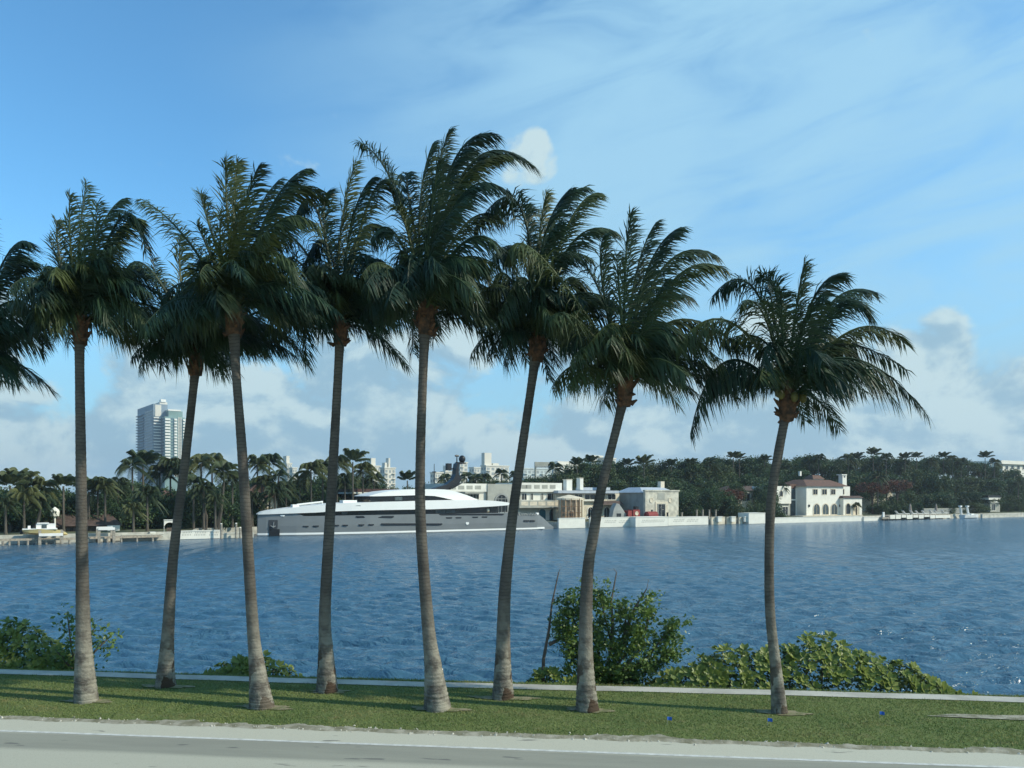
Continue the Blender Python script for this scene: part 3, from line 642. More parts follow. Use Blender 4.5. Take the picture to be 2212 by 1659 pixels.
def dome_bush(prof, Y, depth, label, cat, nros, seed, base_z, leaf=None, group=None, inner=2600):
    """prof: (px, top py) outline measured on the photo at distance Y; the body is a mound that deep"""
    rr = random.Random(seed); xs = [(p[0] - CX) / FPX * Y for p in prof]; zs = [HC - (p[1] - HY) / FPX * Y for p in prof]
    xm = (xs[0] + xs[-1]) / 2; root = empty('shoreline_bush', (xm, Y, base_z), 0, label, cat, group)
    xs = [x - xm for x in xs]; zs = [z - base_z for z in zs]
    def top(x): return float(np.interp(x, xs, zs))
    st_m = MB()
    for i in range(9):
        x = rr.uniform(xs[0] * 0.8, xs[-1] * 0.8); h = top(x) * 0.75
        st_m.tube([(x * 0.8, rr.uniform(-.1, .3) * depth, -0.3), (x * 0.9, rr.uniform(-.2, .2) * depth, h * 0.5), (x + rr.uniform(-.2, .2), rr.uniform(-.3, .3) * depth, h)], [0.03, 0.022, 0.01], 5)
    st_m.build('stem', bark_m, root)
    pts = []
    while len(pts) < inner:
        x = rr.uniform(xs[0], xs[-1]); q = rr.uniform(-1, 1); t = top(x) * math.sqrt(max(0, 1 - q * q)); z = t * (1 - rr.random() ** 1.6 * 0.95)
        lump = 0.90 + 0.13 * math.sin(x * 5.1 + q * 3) * math.sin(x * 2.3 + 1 + 4 * q)
        pts.append((x, q * depth * 0.95, z * lump * 0.97))
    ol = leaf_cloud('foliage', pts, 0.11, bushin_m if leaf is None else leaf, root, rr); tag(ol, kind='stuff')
    for i in range(nros):
        x = rr.uniform(xs[0], xs[-1]); q = -rr.random() ** 0.6 if rr.random() < 0.88 else rr.uniform(0, .4)
        ang = math.asin(max(-1, min(1, q))); h = top(x); z = h * math.cos(ang) * (0.97 if rr.random() < .7 else rr.uniform(0.9, 1.1)) * (0.92 + 0.12 * math.sin(x * 5.1 + q * 3) * math.sin(x * 2.3 + 1 + 4 * q))
        o = bpy.data.objects.new('leaf_rosette', ROS); COL.objects.link(o); o.parent = root
        o.location = (x, q * depth, max(0.04, z)); tilt = Vector(((x - xs[0]) / (xs[-1] - xs[0]) - 0.5, q * 1.1 - .2, 0.75 + rr.uniform(-.25, .25))).normalized()
        o.rotation_euler = tilt.to_track_quat('Z', 'Y').to_euler(); o.rotation_euler.rotate_axis('Z', rr.uniform(0, 6.28)); sc = rr.uniform(0.7, 1.35); o.scale = (sc, sc, sc)
    return root
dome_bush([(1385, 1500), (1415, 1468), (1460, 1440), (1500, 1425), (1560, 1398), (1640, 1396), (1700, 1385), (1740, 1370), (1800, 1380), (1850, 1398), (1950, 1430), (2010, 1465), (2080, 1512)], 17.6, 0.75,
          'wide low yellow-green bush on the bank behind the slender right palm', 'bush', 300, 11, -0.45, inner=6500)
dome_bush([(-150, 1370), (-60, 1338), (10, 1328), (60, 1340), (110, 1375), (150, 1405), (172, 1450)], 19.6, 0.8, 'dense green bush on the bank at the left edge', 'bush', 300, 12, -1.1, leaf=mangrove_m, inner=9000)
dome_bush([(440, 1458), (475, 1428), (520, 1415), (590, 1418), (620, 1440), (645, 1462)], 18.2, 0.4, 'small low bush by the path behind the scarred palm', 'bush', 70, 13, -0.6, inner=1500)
dome_bush([(1125, 1478), (1150, 1455), (1190, 1440), (1230, 1450), (1255, 1480)], 17.9, 0.35, 'little leafy bush at the foot of the mangrove', 'bush', 40, 14, -0.5, leaf=mangrove_m, inner=900)

def shrub(px, py, Y, branches, label, cat, name, seed, leafm, lsize, ln, bare=()):
    """open shrub: branching limbs given as pixel polylines, leaves in clumps round the limb ends"""
    rr = random.Random(seed); X = (px - CX) / FPX * Y; z0 = HC - (py - HY) / FPX * Y
    root = empty(name, (X, Y, z0), 0, label, cat)
    def L(x, y, dy): return Vector(((x - CX) / FPX * Y - X, dy, HC - (y - HY) / FPX * Y - z0))
    tm = MB(); pts = []
    for br in branches:
        dy = rr.uniform(-0.35, 0.35); P = [L(x, y, dy * i / len(br)) for i, (x, y) in enumerate(br)]
        tm.tube(P, [0.035 * (1 - 0.75 * i / (len(P) - 1)) for i in range(len(P))], 5)
        for i in range(1, len(P)):
            for q in range(16):
                c = P[i - 1].lerp(P[i], rr.random()) + Vector((rr.gauss(0, .12), rr.gauss(0, .17), rr.gauss(0, .12)))
                for _ in range(ln): pts.append(tuple(c + Vector((rr.gauss(0, .075), rr.gauss(0, .075), rr.gauss(0, .06)))))
    tm.build('trunk', bark_m, root)
    for br in bare:
        P = [L(x, y, -0.15) for x, y in br]; mb = MB().tube(P, [0.05 * (1 - 0.75 * i / (len(P) - 1)) for i in range(len(P))], 5)
        for i in range(1, len(P)):
            d = Vector((rr.uniform(-.5, .5), rr.uniform(-.3, .3), rr.uniform(.3, .8))) * 0.28; mb.tube([P[i], P[i] + d], [0.008, 0.003], 4)
        mb.build('bare_branch', deadwood_m, root)
    tag(leaf_cloud('crown', pts, lsize, leafm, root, rr, 0.8), kind='stuff')
    return root
shrub(1300, 1484, 18.0, [[(1290, 1484), (1270, 1400), (1235, 1330), (1222, 1290)], [(1300, 1484), (1290, 1380), (1265, 1300), (1255, 1265)], [(1305, 1484), (1320, 1390), (1300, 1310), (1290, 1275)], [(1300, 1484), (1345, 1400), (1350, 1330), (1335, 1300)], [(1310, 1484), (1385, 1400), (1400, 1330), (1390, 1290)],
      [(1310, 1484), (1400, 1420), (1440, 1370), (1462, 1345)], [(1310, 1484), (1400, 1450), (1440, 1420), (1455, 1400)], [(1300, 1484), (1240, 1430), (1215, 1370), (1205, 1330)], [(1300, 1484), (1330, 1440), (1370, 1380), (1375, 1340)], [(1290, 1484), (1330, 1460), (1420, 1450)], [(1300, 1484), (1300, 1440), (1230, 1390), (1240, 1310)], [(1290, 1484), (1350, 1470), (1400, 1470)]],
      'leafy green mangrove shrub with bare twigs beside the leaning palm', 'shrub', 'mangrove_shrub', 21, mangrove_m, 0.10, 26,
      bare=[[(1172, 1484), (1174, 1420), (1185, 1360), (1192, 1300), (1206, 1235)], [(1320, 1400), (1322, 1340), (1318, 1300), (1330, 1235)], [(1350, 1360), (1370, 1310), (1395, 1270)], [(1185, 1390), (1215, 1375), (1250, 1400)]])
shrub(170, 1452, 19.2, [[(165, 1452), (150, 1400), (140, 1350), (132, 1325)], [(170, 1452), (168, 1400), (165, 1350)], [(175, 1452), (200, 1410), (218, 1390), (230, 1378)], [(160, 1452), (140, 1420), (128, 1400)], [(172, 1452), (192, 1380), (205, 1350)]],
      'thin open sapling with round leaves behind the patched palm foot', 'shrub', 'sapling', 22, mangrove_m, 0.12, 4)

FS = 0.72
for (px, py, lab) in ((1441, 1561, 'bright blue marker flag nearest the mangrove on the grass'), (1658, 1564, 'tiny blue marker flag at the foot of the slender right palm'), (1900, 1549, 'blue marker flag farthest right on the grass')):
    x, y = on_ground(px, py + 4); e = empty('marker_flag', (x, y, 0), random.uniform(-.5, .5), lab, 'flag', 'blue marker flags on the verge'); e.scale = (FS, FS, FS)
    MB().tube([(0, 0, -0.02), (0.004, 0, 0.10), (0, 0, 0.19)], 0.004, 5).build('wire', wire_m, e)
    f = MB(); f.quadstrip([[(0.0, 0.0, 0.11), (0.0, 0.003, 0.11), (0, 0.003, 0.19), (0, 0, 0.19)], [(0.06, 0.02, 0.105), (0.06, 0.023, 0.105), (0.06, 0.023, 0.185), (0.06, 0.02, 0.185)], [(0.115, 0.0, 0.10), (0.115, 0.003, 0.10), (0.115, 0.003, 0.18), (0.115, 0, 0.18)]]); f.build('flag_cloth', bluef_m, e)

# ================================================================== THE YACHT
YA = R(32.4); YF = Frame((556 - CX) / FPX * 118.0, 118.0, YA, WZ)
yacht = YF.empty('motor_yacht', 'long grey-hulled motor yacht with white decks moored along the far shore', 'yacht')
def hb(u):
    if u < 20: return 0.25 + 3.95 * math.sin(min(1, max(0, u) / 20) * math.pi / 2) ** 0.8
    return 4.2 if u < 46 else 4.2 - 0.12 * (u - 46)
def ypt(px, py, k=1.0, off=0.0):
    v = -3.5
    for _ in range(8):
        u, z = YF.at(px, py, v); v = -(hb(u) * k + off)
    return u, z, v
def yloft(stations, k=1.0, off=0.0, taper=None):
    """stations (px, top py, bottom py) along the near side -> solid belt across the beam"""
    rings = []
    for i, (px, ty, by) in enumerate(stations):
        u, zt, v = ypt(px, ty, k, off); zb = ypt(px, by, k, off)[1]; h = -v
        if taper: h *= taper[i]
        rings.append([(u, -h, zb), (u, h, zb), (u, h, zt), (u, -h, zt)])
    return MB().quadstrip(rings)
# hull
sheer = [(557, 1111.6), (575, 1111.2), (600, 1110.6), (641, 1109.6), (650, 1112), (657, 1115), (720, 1114.0), (800, 1112.6), (876, 1111.4), (960, 1110), (1040, 1108.8), (1090, 1108.2), (1130, 1108.6), (1162, 1109.8), (1178, 1120), (1192, 1131), (1204, 1139)]
rings = []
for i, (px, py) in enumerate(sheer):
    u, zt, v = ypt(px, py); h = -v; hw = h * (0.55 if i == 0 else 0.80 if i < 3 else 0.93)
    if px > 1165: h *= 1 - 0.35 * (px - 1165) / 40; hw = h * 0.95
    zk = zt * 0.45
    rings.append([(u, -hw, -0.7), (u, -hw * 1.0, 0.1), (u, -(hw * .35 + h * .65), zk), (u, -h, zt), (u, h, zt), (u, hw * .35 + h * .65, zk), (u, hw, 0.1), (u, hw, -0.7)])
MB().quadstrip(rings).build('hull', hull_m, yacht)
rings = []
for i, (px, py) in enumerate(sheer):
    if px > 1185: break
    u, zt, v = ypt(px, py); h = -v; hw = h * (0.55 if i == 0 else 0.80 if i < 3 else 0.93) + 0.05
    rings.append([(u - .03, -hw, 0.16), (u - .03, hw, 0.16), (u - .03, hw, 0.46), (u - .03, -hw, 0.46)])
MB().quadstrip(rings).build('boot_stripe', ywhite_m, yacht)
band = [(557, 1109.6, 1111.4), (561, 1108, 1111.4), (566, 1105.4, 1111.3), (585, 1102, 1110.7), (605, 1099.9, 1110), (640, 1096.3, 1108.8), (680, 1092, 1107.4), (700, 1090.4, 1106), (704, 1089.2, 1105.4), (760, 1086.5, 1103.6), (820, 1084.2, 1102), (876, 1083, 1101), (930, 1081, 1100.2), (980, 1080, 1098.6), (1031, 1080, 1096), (1070, 1082, 1093.6), (1096, 1085, 1091.5), (1101, 1086.6, 1090)]
deck = yloft(band, 1.0, 0.25).build('deck_band', ywhite_m, yacht)
yloft([(654, 1107, 1117), (700, 1104, 1116), (800, 1101, 1115), (900, 1098, 1113), (1000, 1096, 1112), (1060, 1092, 1111), (1076, 1091, 1110)], 1.0, -0.75).build('saloon_window_band', yglass_m, yacht)
for (a, b, t, bt) in ((712, 727, 1106, 1112), (738, 752, 1106, 1111.5), (941, 962, 1101, 1108.4), (964, 983, 1100.6, 1108)):
    u0, z1, v = ypt(a, t, 1, -0.72); u1, z0, _ = ypt(b, bt, 1, -0.72)
    MB().box(u0, u1, v, v + 0.05, z0, z1).build('saloon_reflection_pane', midglass_m, yacht)  # lighter panes: reflections on the saloon glass put into the colour
for px in (1078, 1090, 1098):
    u, z1, v = ypt(px, 1091, 1, -0.5); z0 = ypt(px, 1110, 1, -0.5)[1]; MB().tube([(u, v, z0), (u + 0.25, v, z1)], 0.07, 6).build('deck_post', midglass_m, yacht)
u0, z0, v = ypt(1052, 1107, 1, -0.70); u1, z1, _ = ypt(1070, 1098, 1, -0.70)
polish = mat('polished_steel', (0.75, 0.66, 0.5), 0.12, 0.02, 1, metal=1.0)
MB().quadstrip([[(u0 + (u1 - u0) * f, v + 0.5 * f * f, z0), (u0 + (u1 - u0) * f, v + 0.5 * f * f + .1, z0), (u0 + (u1 - u0) * f, v + 0.5 * f * f + .1, z1), (u0 + (u1 - u0) * f, v + 0.5 * f * f, z1)] for f in (0, .25, .5, .75, 1)]).build('polished_panel', polish, yacht, True)
# upper deck
roof = yloft([(798, 1070.8, 1072), (815, 1066, 1072), (840, 1061, 1071.4), (870, 1058, 1070.6), (898, 1056.7, 1069.7), (940, 1056.6, 1071.5), (962, 1057.4, 1076), (985, 1062, 1081), (1010, 1070, 1082), (1031, 1079, 1083)], 0.8, 0.0).build('upper_roof', ywhite_m, yacht)
yloft([(800, 1070, 1086), (850, 1066, 1086), (900, 1064, 1085), (945, 1066, 1084), (966, 1073, 1084)], 0.74, 0.0).build('bridge_window_band', yglass_m, yacht)
u0, z1, v = ypt(853, 1073, .74, .03); u1, z0, _ = ypt(869, 1081, .74, .03); MB().box(u0, u1, v, v + .06, z0, z1).build('bridge_pane', midglass_m, yacht)
u0, z1, v = ypt(771, 1089.5, 1, .27); u1, z0, _ = ypt(798, 1091, 1, .27)
for x0, x1, y0, y1 in ((768, 799, 1090.4, 1093),): 
    a, z1, v = ypt(x0, y0 + 1.5, 1, .28); b, z0, v2 = ypt(x1, y1, 1, .28); MB().prism([(a + .5, z0), (b - .5, z0), (b, z1), (a, z1)], v - .02, v + .1).build('deck_slot', midglass_m, yacht)
# hull lights and slots
def hull_patch(x0, y0, x1, y1, m, name, cut=0.15, off=0.02, kk=0.99):
    a, z1, v = ypt(x0, y0, kk, off); b, z0, v2 = ypt(x1, y1, kk, off); z0 = ypt(x0, y1, kk, off)[1]; z2 = ypt(x1, y0, kk, off)[1]; z3 = ypt(x1, y1, kk, off)[1]
    c = cut * (b - a); mb = MB()
    P = [(a + c, v - .03, z0), (b - c, v2 - .03, z3), (b, v2 - .03, (z2 + z3) / 2), (b - c * .3, v2 - .03, z2), (a + c * .3, v - .03, z1), (a, v - .03, (z0 + z1) / 2)]
    mb.quadstrip([[(x, y + .35, z) for x, y, z in P], P]); return mb.build(name, m, yacht)
for x0, x1, y in ((654, 667, 1137), (676, 689, 1136.4), (721, 733, 1134.9), (740, 752, 1134.6), (775, 787, 1133.8), (796, 808, 1133.4), (963, 977, 1118.5), (984, 997, 1118.2), (1020, 1033, 1117.2), (1040, 1053, 1116.8)):
    hull_patch(x0, y - 1.2, x1, y + 1.5, yglass_m, 'porthole', 0.12)
hull_patch(768, 1114.5, 851, 1119, yglass_m, 'hull_window', 0.06)
hull_patch(823, 1130.5, 956, 1134.6, yglass_m, 'hull_window', 0.03)
hull_patch(948, 1109.6, 1089, 1113.4, yglass_m, 'hull_window', 0.03)
hull_patch(1131, 1123.6, 1143, 1127, yglass_m, 'stern_vent', 0.05); hull_patch(1145, 1123.6, 1156, 1127, yglass_m, 'stern_vent', 0.05)
hull_patch(605, 1112.4, 615, 1115.8, ywhite_m, 'hawse_light', 0.2)
ap = hull_patch(580, 1123, 600, 1142, mat('pocket_grey', (.05, .055, .06), .5, .1, 1), 'anchor_pocket', 0.05, 0.05, 0.93); hull_patch(581, 1143, 604, 1159, ydark_m, 'chafe_plate', 0.02, 0.05, 0.90)
u0, z0, v = ypt(590, 1139, .95, .12); an = MB(); an.tube([(u0, v, z0 + .1), (u0 + .1, v, z0 + .8)], .08, 6); an.tube([(u0 - .4, v, z0 + .25), (u0, v, z0), (u0 + .45, v, z0 + .25)], [.06, .14, .06], 6); an.build('anchor', hull_m, ap)
u0, z0, v = ypt(1116, 1111.5, 1, .03); s_ = 0.19; lt = MB(); rr = random.Random(2)
for i in range(8):
    x = u0 + i * 0.55; lt.tube([(x, v, z0 - .2 + (.12 if i % 2 else 0)), (x + .25, v - .0, z0 + .25 + rr.uniform(-.1, .15)), (x + .5, v, z0 - .15)], .06, 4)
lt.build('name_lettering', gold_m, yacht)
u0, z0, v = ypt(1178, 1110, 1, 0)
hull_patch(1158, 1107.6, 1164, 1111.4, ywhite_m, 'stern_fitting', 0.1, 0.02)
hull_patch(1006, 1128, 1013, 1133.5, ywhite_m, 'hull_marking', 0.3, 0.01)
# bow gear
u0, z0, v = ypt(641, 1097.5, .4); bw = MB().box(u0 - .5, u0 + .5, -.5, .5, z0 - .8, z0 + .55); bw.tube([(u0 + .3, 0, z0 + .5), (u0 + 4.4, 0, z0 + .95)], .13, 6); bw.tube([(u0 + 4.3, 0, z0 - .6), (u0 + 4.3, 0, z0 + .95)], .1, 6); bw.build('bow_crane', gel_m, yacht)
u0, z0, v = ypt(764, 1084, .5); MB().box(u0 - 1.3, u0 + 1.0, -.8, .8, z0 - .9, z0 + .25).build('deck_locker', ywhite_m, yacht)
# mast
def mz(zx, zy): return YF.at(822.9 + zx * .1736, 932.6 + zy * .1736, 0.0)
mast = MB().prism([mz(*p) for p in ((640, 716), (840, 722), (945, 650), (985, 585), (945, 530), (948, 408), (1035, 400), (1030, 385), (955, 378), (925, 400), (912, 470), (908, 530), (880, 590), (800, 655), (660, 698))], -0.7, 0.7).build('mast', ydark_m, yacht)
c = mz(1010, 340); rr_ = abs(mz(1047, 340)[0] - c[0]); dm = MB()
dm.quadstrip([[(c[0] + rr_ * math.sin(math.pi * (q + .05) / 8.1) * math.cos(b), rr_ * math.sin(math.pi * (q + .05) / 8.1) * math.sin(b), c[1] + 1.12 * rr_ * math.cos(math.pi * q / 8)) for b in [2 * math.pi * j / 14 for j in range(14)]] for q in range(9)]); dm.build('satellite_dome', ydark_m, mast, True)
a, b = mz(945, 400), mz(945, 285); MB().tube([(a[0], 0, a[1]), (b[0], 0, b[1])], [.14, .08], 6).build('antenna', ydark_m, mast); q = mz(945, 300); MB().tube([(q[0] - .35, 0, q[1]), (q[0] + .35, 0, q[1])], [.16, .16], 8).build('mast_light', ydark_m, mast)
a, b = mz(910, 462), mz(832, 458); t_ = MB().tube([(a[0], 0, a[1]), (b[0], 0, b[1])], .1, 6); q = mz(842, 438); t_.box(q[0] - .4, q[0] + .4, -.4, .4, q[1] - .6, q[1] + .6); t_.build('radar', ydark_m, mast)
a, b, c_, d = mz(820, 700), mz(960, 640), mz(850, 712), mz(985, 635); MB().prism([a, c_, d, b], -1.2, -0.75).build('mast_fairing', ydark_m, mast)

# ================================================================== BUILDINGS ON THE FAR SHORE
# --- white waterside mansion behind the yacht stern
F = shore_frame(1130, 12.0); B = F.empty('waterside_mansion', 'white waterside mansion with balcony and parapet behind the yacht stern', 'mansion')
def P(name, m, x0, y0, x1, y1, v=0.0, d=0.4, par=None): return box_part(F, par or B, name, m, x0, y0, x1, y1, v, d)
P('wall', white_m, 966, 1062, 1053, 1128, 0.0, 9); P('parapet', white_m, 964, 1044.5, 1053, 1062, -0.4, 9.5)
for x in (972, 990, 1008, 1026): P('parapet_panel', greywall_m, x, 1049, x + 13, 1057, -0.43, 0.05)
sh = P('balcony_roof', greywall_m, 1005, 1062.5, 1045, 1066, -1.6, 1.6); window(F, B, 1008, 1067, 1035, 1079, 0.0, bars=3)
P('wall', greywall_m, 1053.5, 1045.5, 1124, 1128, -0.6, 9); aw = window(F, B, 1068, 1065, 1099, 1110, -0.62, True, concrete_m, dark_m, 3, 0.35)
for yy in (1077, 1085): P('transom_bar', concrete_m, 1070, yy, 1097, yy + 1.2, -0.72, 0.08, aw)
P('wall', white_m, 1124.5, 1062, 1213, 1128, 0.0, 9); P('parapet', white_m, 1124.5, 1043, 1214, 1062.5, -0.7, 9.7)
for x in (1127, 1136, 1154, 1171, 1188): P('parapet_panel', greywall_m, x, 1047.5, x + 12, 1055.5, -0.73, 0.05)
for x0, x1 in ((1126, 1138), (1145, 1152), (1168, 1174), (1181, 1200)): window(F, B, x0, 1065, x1, 1081, 0.0, bars=1)
bal = P('balcony', greywall_m, 1122, 1081, 1213, 1097, -1.5, 1.5)
for x in (1126, 1145, 1163, 1182, 1199): P('balcony_panel', cream_m, x, 1083.5, x + 15, 1092, -1.53, 0.05, bal)
P('lower_wall', greywall_m, 1122, 1097, 1165, 1128, -0.05, 0.3)
for x0, x1 in ((1164.5, 1178), (1187, 1202)): window(F, B, x0, 1099, x1, 1128, -0.02, True, teal_m, dark_m if x0 > 1180 else teal_m, 0, 0.15, 'arched_door')
# --- half-built domed porch with scaffold
F = shore_frame(1240, 6.0); B = F.empty('domed_porch', 'tan half-round porch under scaffold with broken domed roof', 'porch')
a, b, z0, z1 = F.rect(1216, 1079, 1270, 1121, 0); cx_, rad = (a + b) / 2, (b - a) / 2
def drum(r, za, zb, n=18, cy=2.2):
    return [[(cx_ + r * math.cos(math.pi + math.pi * i / n), cy + r * 0.75 * math.sin(math.pi + math.pi * i / n), z) for i in range(n + 1)] for z in (za, zb)]
MB().quadstrip(drum(rad * .86, z0, z1), False).build('drum_wall', tan_m, B)
for i in range(1, 8):
    an_ = math.pi + math.pi * i / 8; x, y = cx_ + rad * .97 * math.cos(an_), 2.2 + rad * .75 * math.sin(an_); MB().tube([(x, y, z0), (x, y, z0 + (z1 - z0) * .5), (x, y, z1)], [.22, .24, .19], 8).build('column', cream_m if i > 4 else tan_m, B)
zt = F.at(1240, 1069, 0)[1]; mb = MB(); rg = []
for r, z in ((1.06, z1 - .1), (1.06, z1 + .25), (.85, z1 + .45), (.5, zt - .25), (.1, zt)): rg.append(drum(rad * r, z, z)[0])
mb.quadstrip(rg, False).build('dome_roof', cream_m, B)
for x, yb in ((1213, 1122), (1221, 1122), (1234, 1121), (1252, 1121)):
    u, zz = F.at(x, yb, -1.2); MB().tube([(u, -1.2, zz), (u, -1.2, z1 + .2)], .07, 5).build('scaffold_pole', scaff_m, B)
for py in (1094, 1108, 1117):
    u0, zz = F.at(1212, py, -1.25); u1, _ = F.at(1256, py, -1.25); MB().tube([(u0, -1.25, zz), (u1, -1.25, zz)], .06, 5).build('scaffold_rail', scaff_m, B)
P('scaffold_deck', wood_m, 1212, 1119, 1262, 1122.5, -1.4, 1.6); window(F, B, 1228, 1103, 1238, 1120, -0.9, False, tan_m, dark_m, 1)
# --- low flat-roofed building in the middle
F = shore_frame(1290, 11.0); B = F.empty('flat_roofed_house', 'low flat-roofed house with arched doors between the porch and the concrete hall', 'house')
P('wall', cream_m, 1200, 1066, 1338, 1122, 0.0, 8); P('roof_slab', metalroof_m, 1206, 1059.6, 1337, 1065.5, -1.2, 10)
for i, (x0, x1, y0, y1) in enumerate(((1224, 1236, 1036, 1060), (1253, 1260, 1033, 1058))): ch = P('chimney', white_m, x0, y0, x1, y1, 2.0, 1.2); P('chimney_cap', cream_m, x0 - .8, y0 - 1, x1 + .8, y0, 1.9, 1.4, ch)
for x0, x1 in ((1240, 1258), (1262, 1286), (1290, 1300), (1312, 1330)): window(F, B, x0, 1067, x1, 1080, 0, False, white_m, dark_m, 1)
P('ledge', white_m, 1255, 1080.4, 1300, 1082.6, -0.8, 0.8)
for x0, x1 in ((1268, 1283), (1303, 1318)): window(F, B, x0, 1094, x1, 1121, 0, True, white_m, dark_m, 1, .18, 'arched_door')
mb = MB(); a, b, z0, z1 = F.rect(1284, 1082, 1334, 1090, 0); hip_roof(mb, a, b, -2.4, -.05, z0, z1, .6, .9); mb.build('awning', brownroof_m, B)
for x0, x1 in ((1256, 1280), (1292, 1318)): P('roof_plant', metalroof_m, x0, 1053, x1, 1059, 4, 2)
# --- bare concrete hall
Fh = shore_frame(1393.5, 4.0); B = Fh.empty('concrete_hall', 'square stone-fronted hall with bare concrete side and pale metal roof', 'hall')
F = Fh; w_ = F.at(1464, 1090, 0)[0]; z1 = F.at(1428, 1060, 0)[1]; zc = F.at(1393.5, 1064, 0)[1]; dd = F.depth(1333)
MB().box(0.02, w_ - .3, 0.35, dd, -.6, zc).build('concrete_body', concrete_m, B)
MB().box(-.15, w_, -.25, .35, -.6, z1 - .15).build('stone_front', weathered_m, B); MB().box(-.35, w_ + .2, -.4, .36, z1 - .15, z1 + .15).build('cornice', weathered_m, B)
hip_roof(MB(), -.2, w_ - .1, .5, dd, zc, zc + 1.1, 1.6, 2.6, .25).build('roof', metalroof_m, B)
P('frieze_panel', greywall_m, 1421, 1064.5, 1436, 1079, -.30, .06); P('door_surround', cream_m, 1416, 1084, 1443, 1119, -.36, .12); window(F, B, 1420.5, 1088, 1437, 1119, -.37, False, greywall_m, dark_m, 1, .14, 'door')
for px in (1407.5, 1448):
    u, z = F.at(px, 1080.5, -.3); MB().quadstrip([[(u + r * math.cos(t), y, z + r * math.sin(t)) for t in [2 * math.pi * j / 16 for j in range(16)]] for r, y in ((.55, -.24), (.55, -.36), (.38, -.36), (.36, -.30))], True, True).build('roundel', cream_m, B)
ch = P('chimney', cream_m, 1427.5, 1040, 1435.5, 1060, 3, 1)
# raised steps beside the hall
F = shore_frame(1325, 3.0); B = F.empty('concrete_steps', 'triangular grey concrete stair flank beside the red machine', 'stair')
poly = [F.at(*p, 0) for p in ((1322, 1121), (1358, 1121), (1352, 1110), (1338, 1089), (1332, 1087), (1326, 1100))]; MB().prism(poly, 0, 1.2).build('flank', concrete_m, B)
P('opening', dark_m, 1332, 1109, 1342, 1121, -.02, .05)
# red machines
F = shore_frame(1370, 2.2); B = F.empty('red_generator', 'upright red machine with exhaust stack beside the concrete steps', 'machine')
P('housing', red_m, 1368, 1101, 1382.5, 1118, 0, 1.8); P('side_tank', red_m, 1357, 1103, 1367.7, 1118, .2, 1.4); P('exhaust_stack', ydark_m, 1373, 1094, 1379.5, 1101, .5, .7)
u, z = F.at(1375, 1109, 0); MB().quadstrip([[(u + r * math.cos(t), y, z + r * math.sin(t)) for t in [2 * math.pi * j / 14 for j in range(14)]] for r, y in ((.42, 0.02), (.42, -.12), (.3, -.12), (.28, -.04))]).build('fan_ring', cream_m, B)
for x in (1360, 1380): P('skid', ydark_m, x - 2, 1118, x + 2, 1120, 0, 1.6)
F = shore_frame(1410, 2.2); B = F.empty('red_tank', 'long low red tank before the stone-fronted hall', 'machine')
u0, z = F.at(1394, 1113.5, .8); u1, _ = F.at(1419, 1113.5, .8); MB().tube([(u0, .8, z), (u0 + .3, .8, z), (u1 - .3, .8, z), (u1, .8, z)], [.45, .8, .8, .45], 14).build('barrel', red_m, B); P('filler', ydark_m, 1408, 1101, 1410.5, 1107.5, .7, .25); P('cradle', ydark_m, 1396, 1116.5, 1418, 1119.5, .3, 1.0)
# slim bollard posts by the hall and in the garden
for i, x in enumerate((1400, 1442, 1464 + 9, 1505, 1518, 1532, 1546)):
    F = shore_frame(x, 3.0); u, z0 = F.at(x, 1119, 0); z1 = F.at(x, 1102 if x > 1480 else 1108, 0)[1]; e = F.empty('garden_post', ('short dark post left of the hall door', 'short dark post right of the hall door', 'pale post at the hall corner', 'first pale garden post right of the hall', 'second pale garden post right of the hall', 'third pale garden post right of the hall', 'last pale garden post before the white wall ends')[i], 'post', 'posts behind the white wall')
    mm = pile_m if i > 1 else ydark_m; MB().box(u - .13, u + .13, -.13, .13, -.3, z1).build('shaft', mm, e); MB().box(u - .18, u + .18, -.18, .18, z1, z1 + .1).build('cap', mm, e)
# --- white sea-wall parapets with lattice
def lattice(F, par, x0, x1, y, v, n):
    u0, z = F.at(x0, y, v); u1, _ = F.at(x1, y, v); mb = MB(); st_ = (u1 - u0) / n
    for i in range(n):
        for dz in (-.16, .16):
            uc = u0 + st_ * (i + .5 + (.25 if dz > 0 else -.25)); r = st_ * .26; mb.prism([(uc - r, z + dz), (uc, z + dz - .15), (uc + r, z + dz), (uc, z + dz + .15)], v - .012, v + .02)
    return mb.build('lattice', greywall_m, par)
def parapet(x0, y0, x1, y1, v, label, lat=(), d=.4, ang=PHI, m=None, top=True):
    F = shore_frame((x0 + x1) / 2, v, ang, -2.3); e = tag(F.empty('sea_wall', label, 'wall'), kind='thing'); a, b, z0, z1 = F.rect(x0, y0, x1, y1, 0); z0 = min(z0, .35)
    MB().box(a, b, 0, d, z0, z1).build('wall_body', m or white_m, e); MB().box(a, b, .08, d + .4, -1.2, z0).build('footing', seawall_m, e)
    if top: MB().box(a, b, -.07, d + .07, z1, z1 + .12).build('coping', m or white_m, e)
    for l in lat: lattice(F, e, l[0], l[1], (y0 + y1) / 2, 0, l[2])
    return e
parapet(1207, 1120, 1264, 1135, .8, 'white sea wall below the scaffolded porch'); parapet(1274.5, 1118.5, 1372, 1135, .8, 'latticed white sea wall below the arched doors', ((1306, 1331, 7), (1337, 1361, 7)))
parapet(1373, 1117.5, 1443, 1134.5, -1.0, 'projecting latticed bay of the white sea wall below the red machines', ((1386, 1436, 14),), 3.0)
parapet(1443.5, 1117, 1530, 1132, .8, 'latticed white sea wall below the stone-fronted hall', ((1454, 1478, 7), (1484, 1508, 7)))
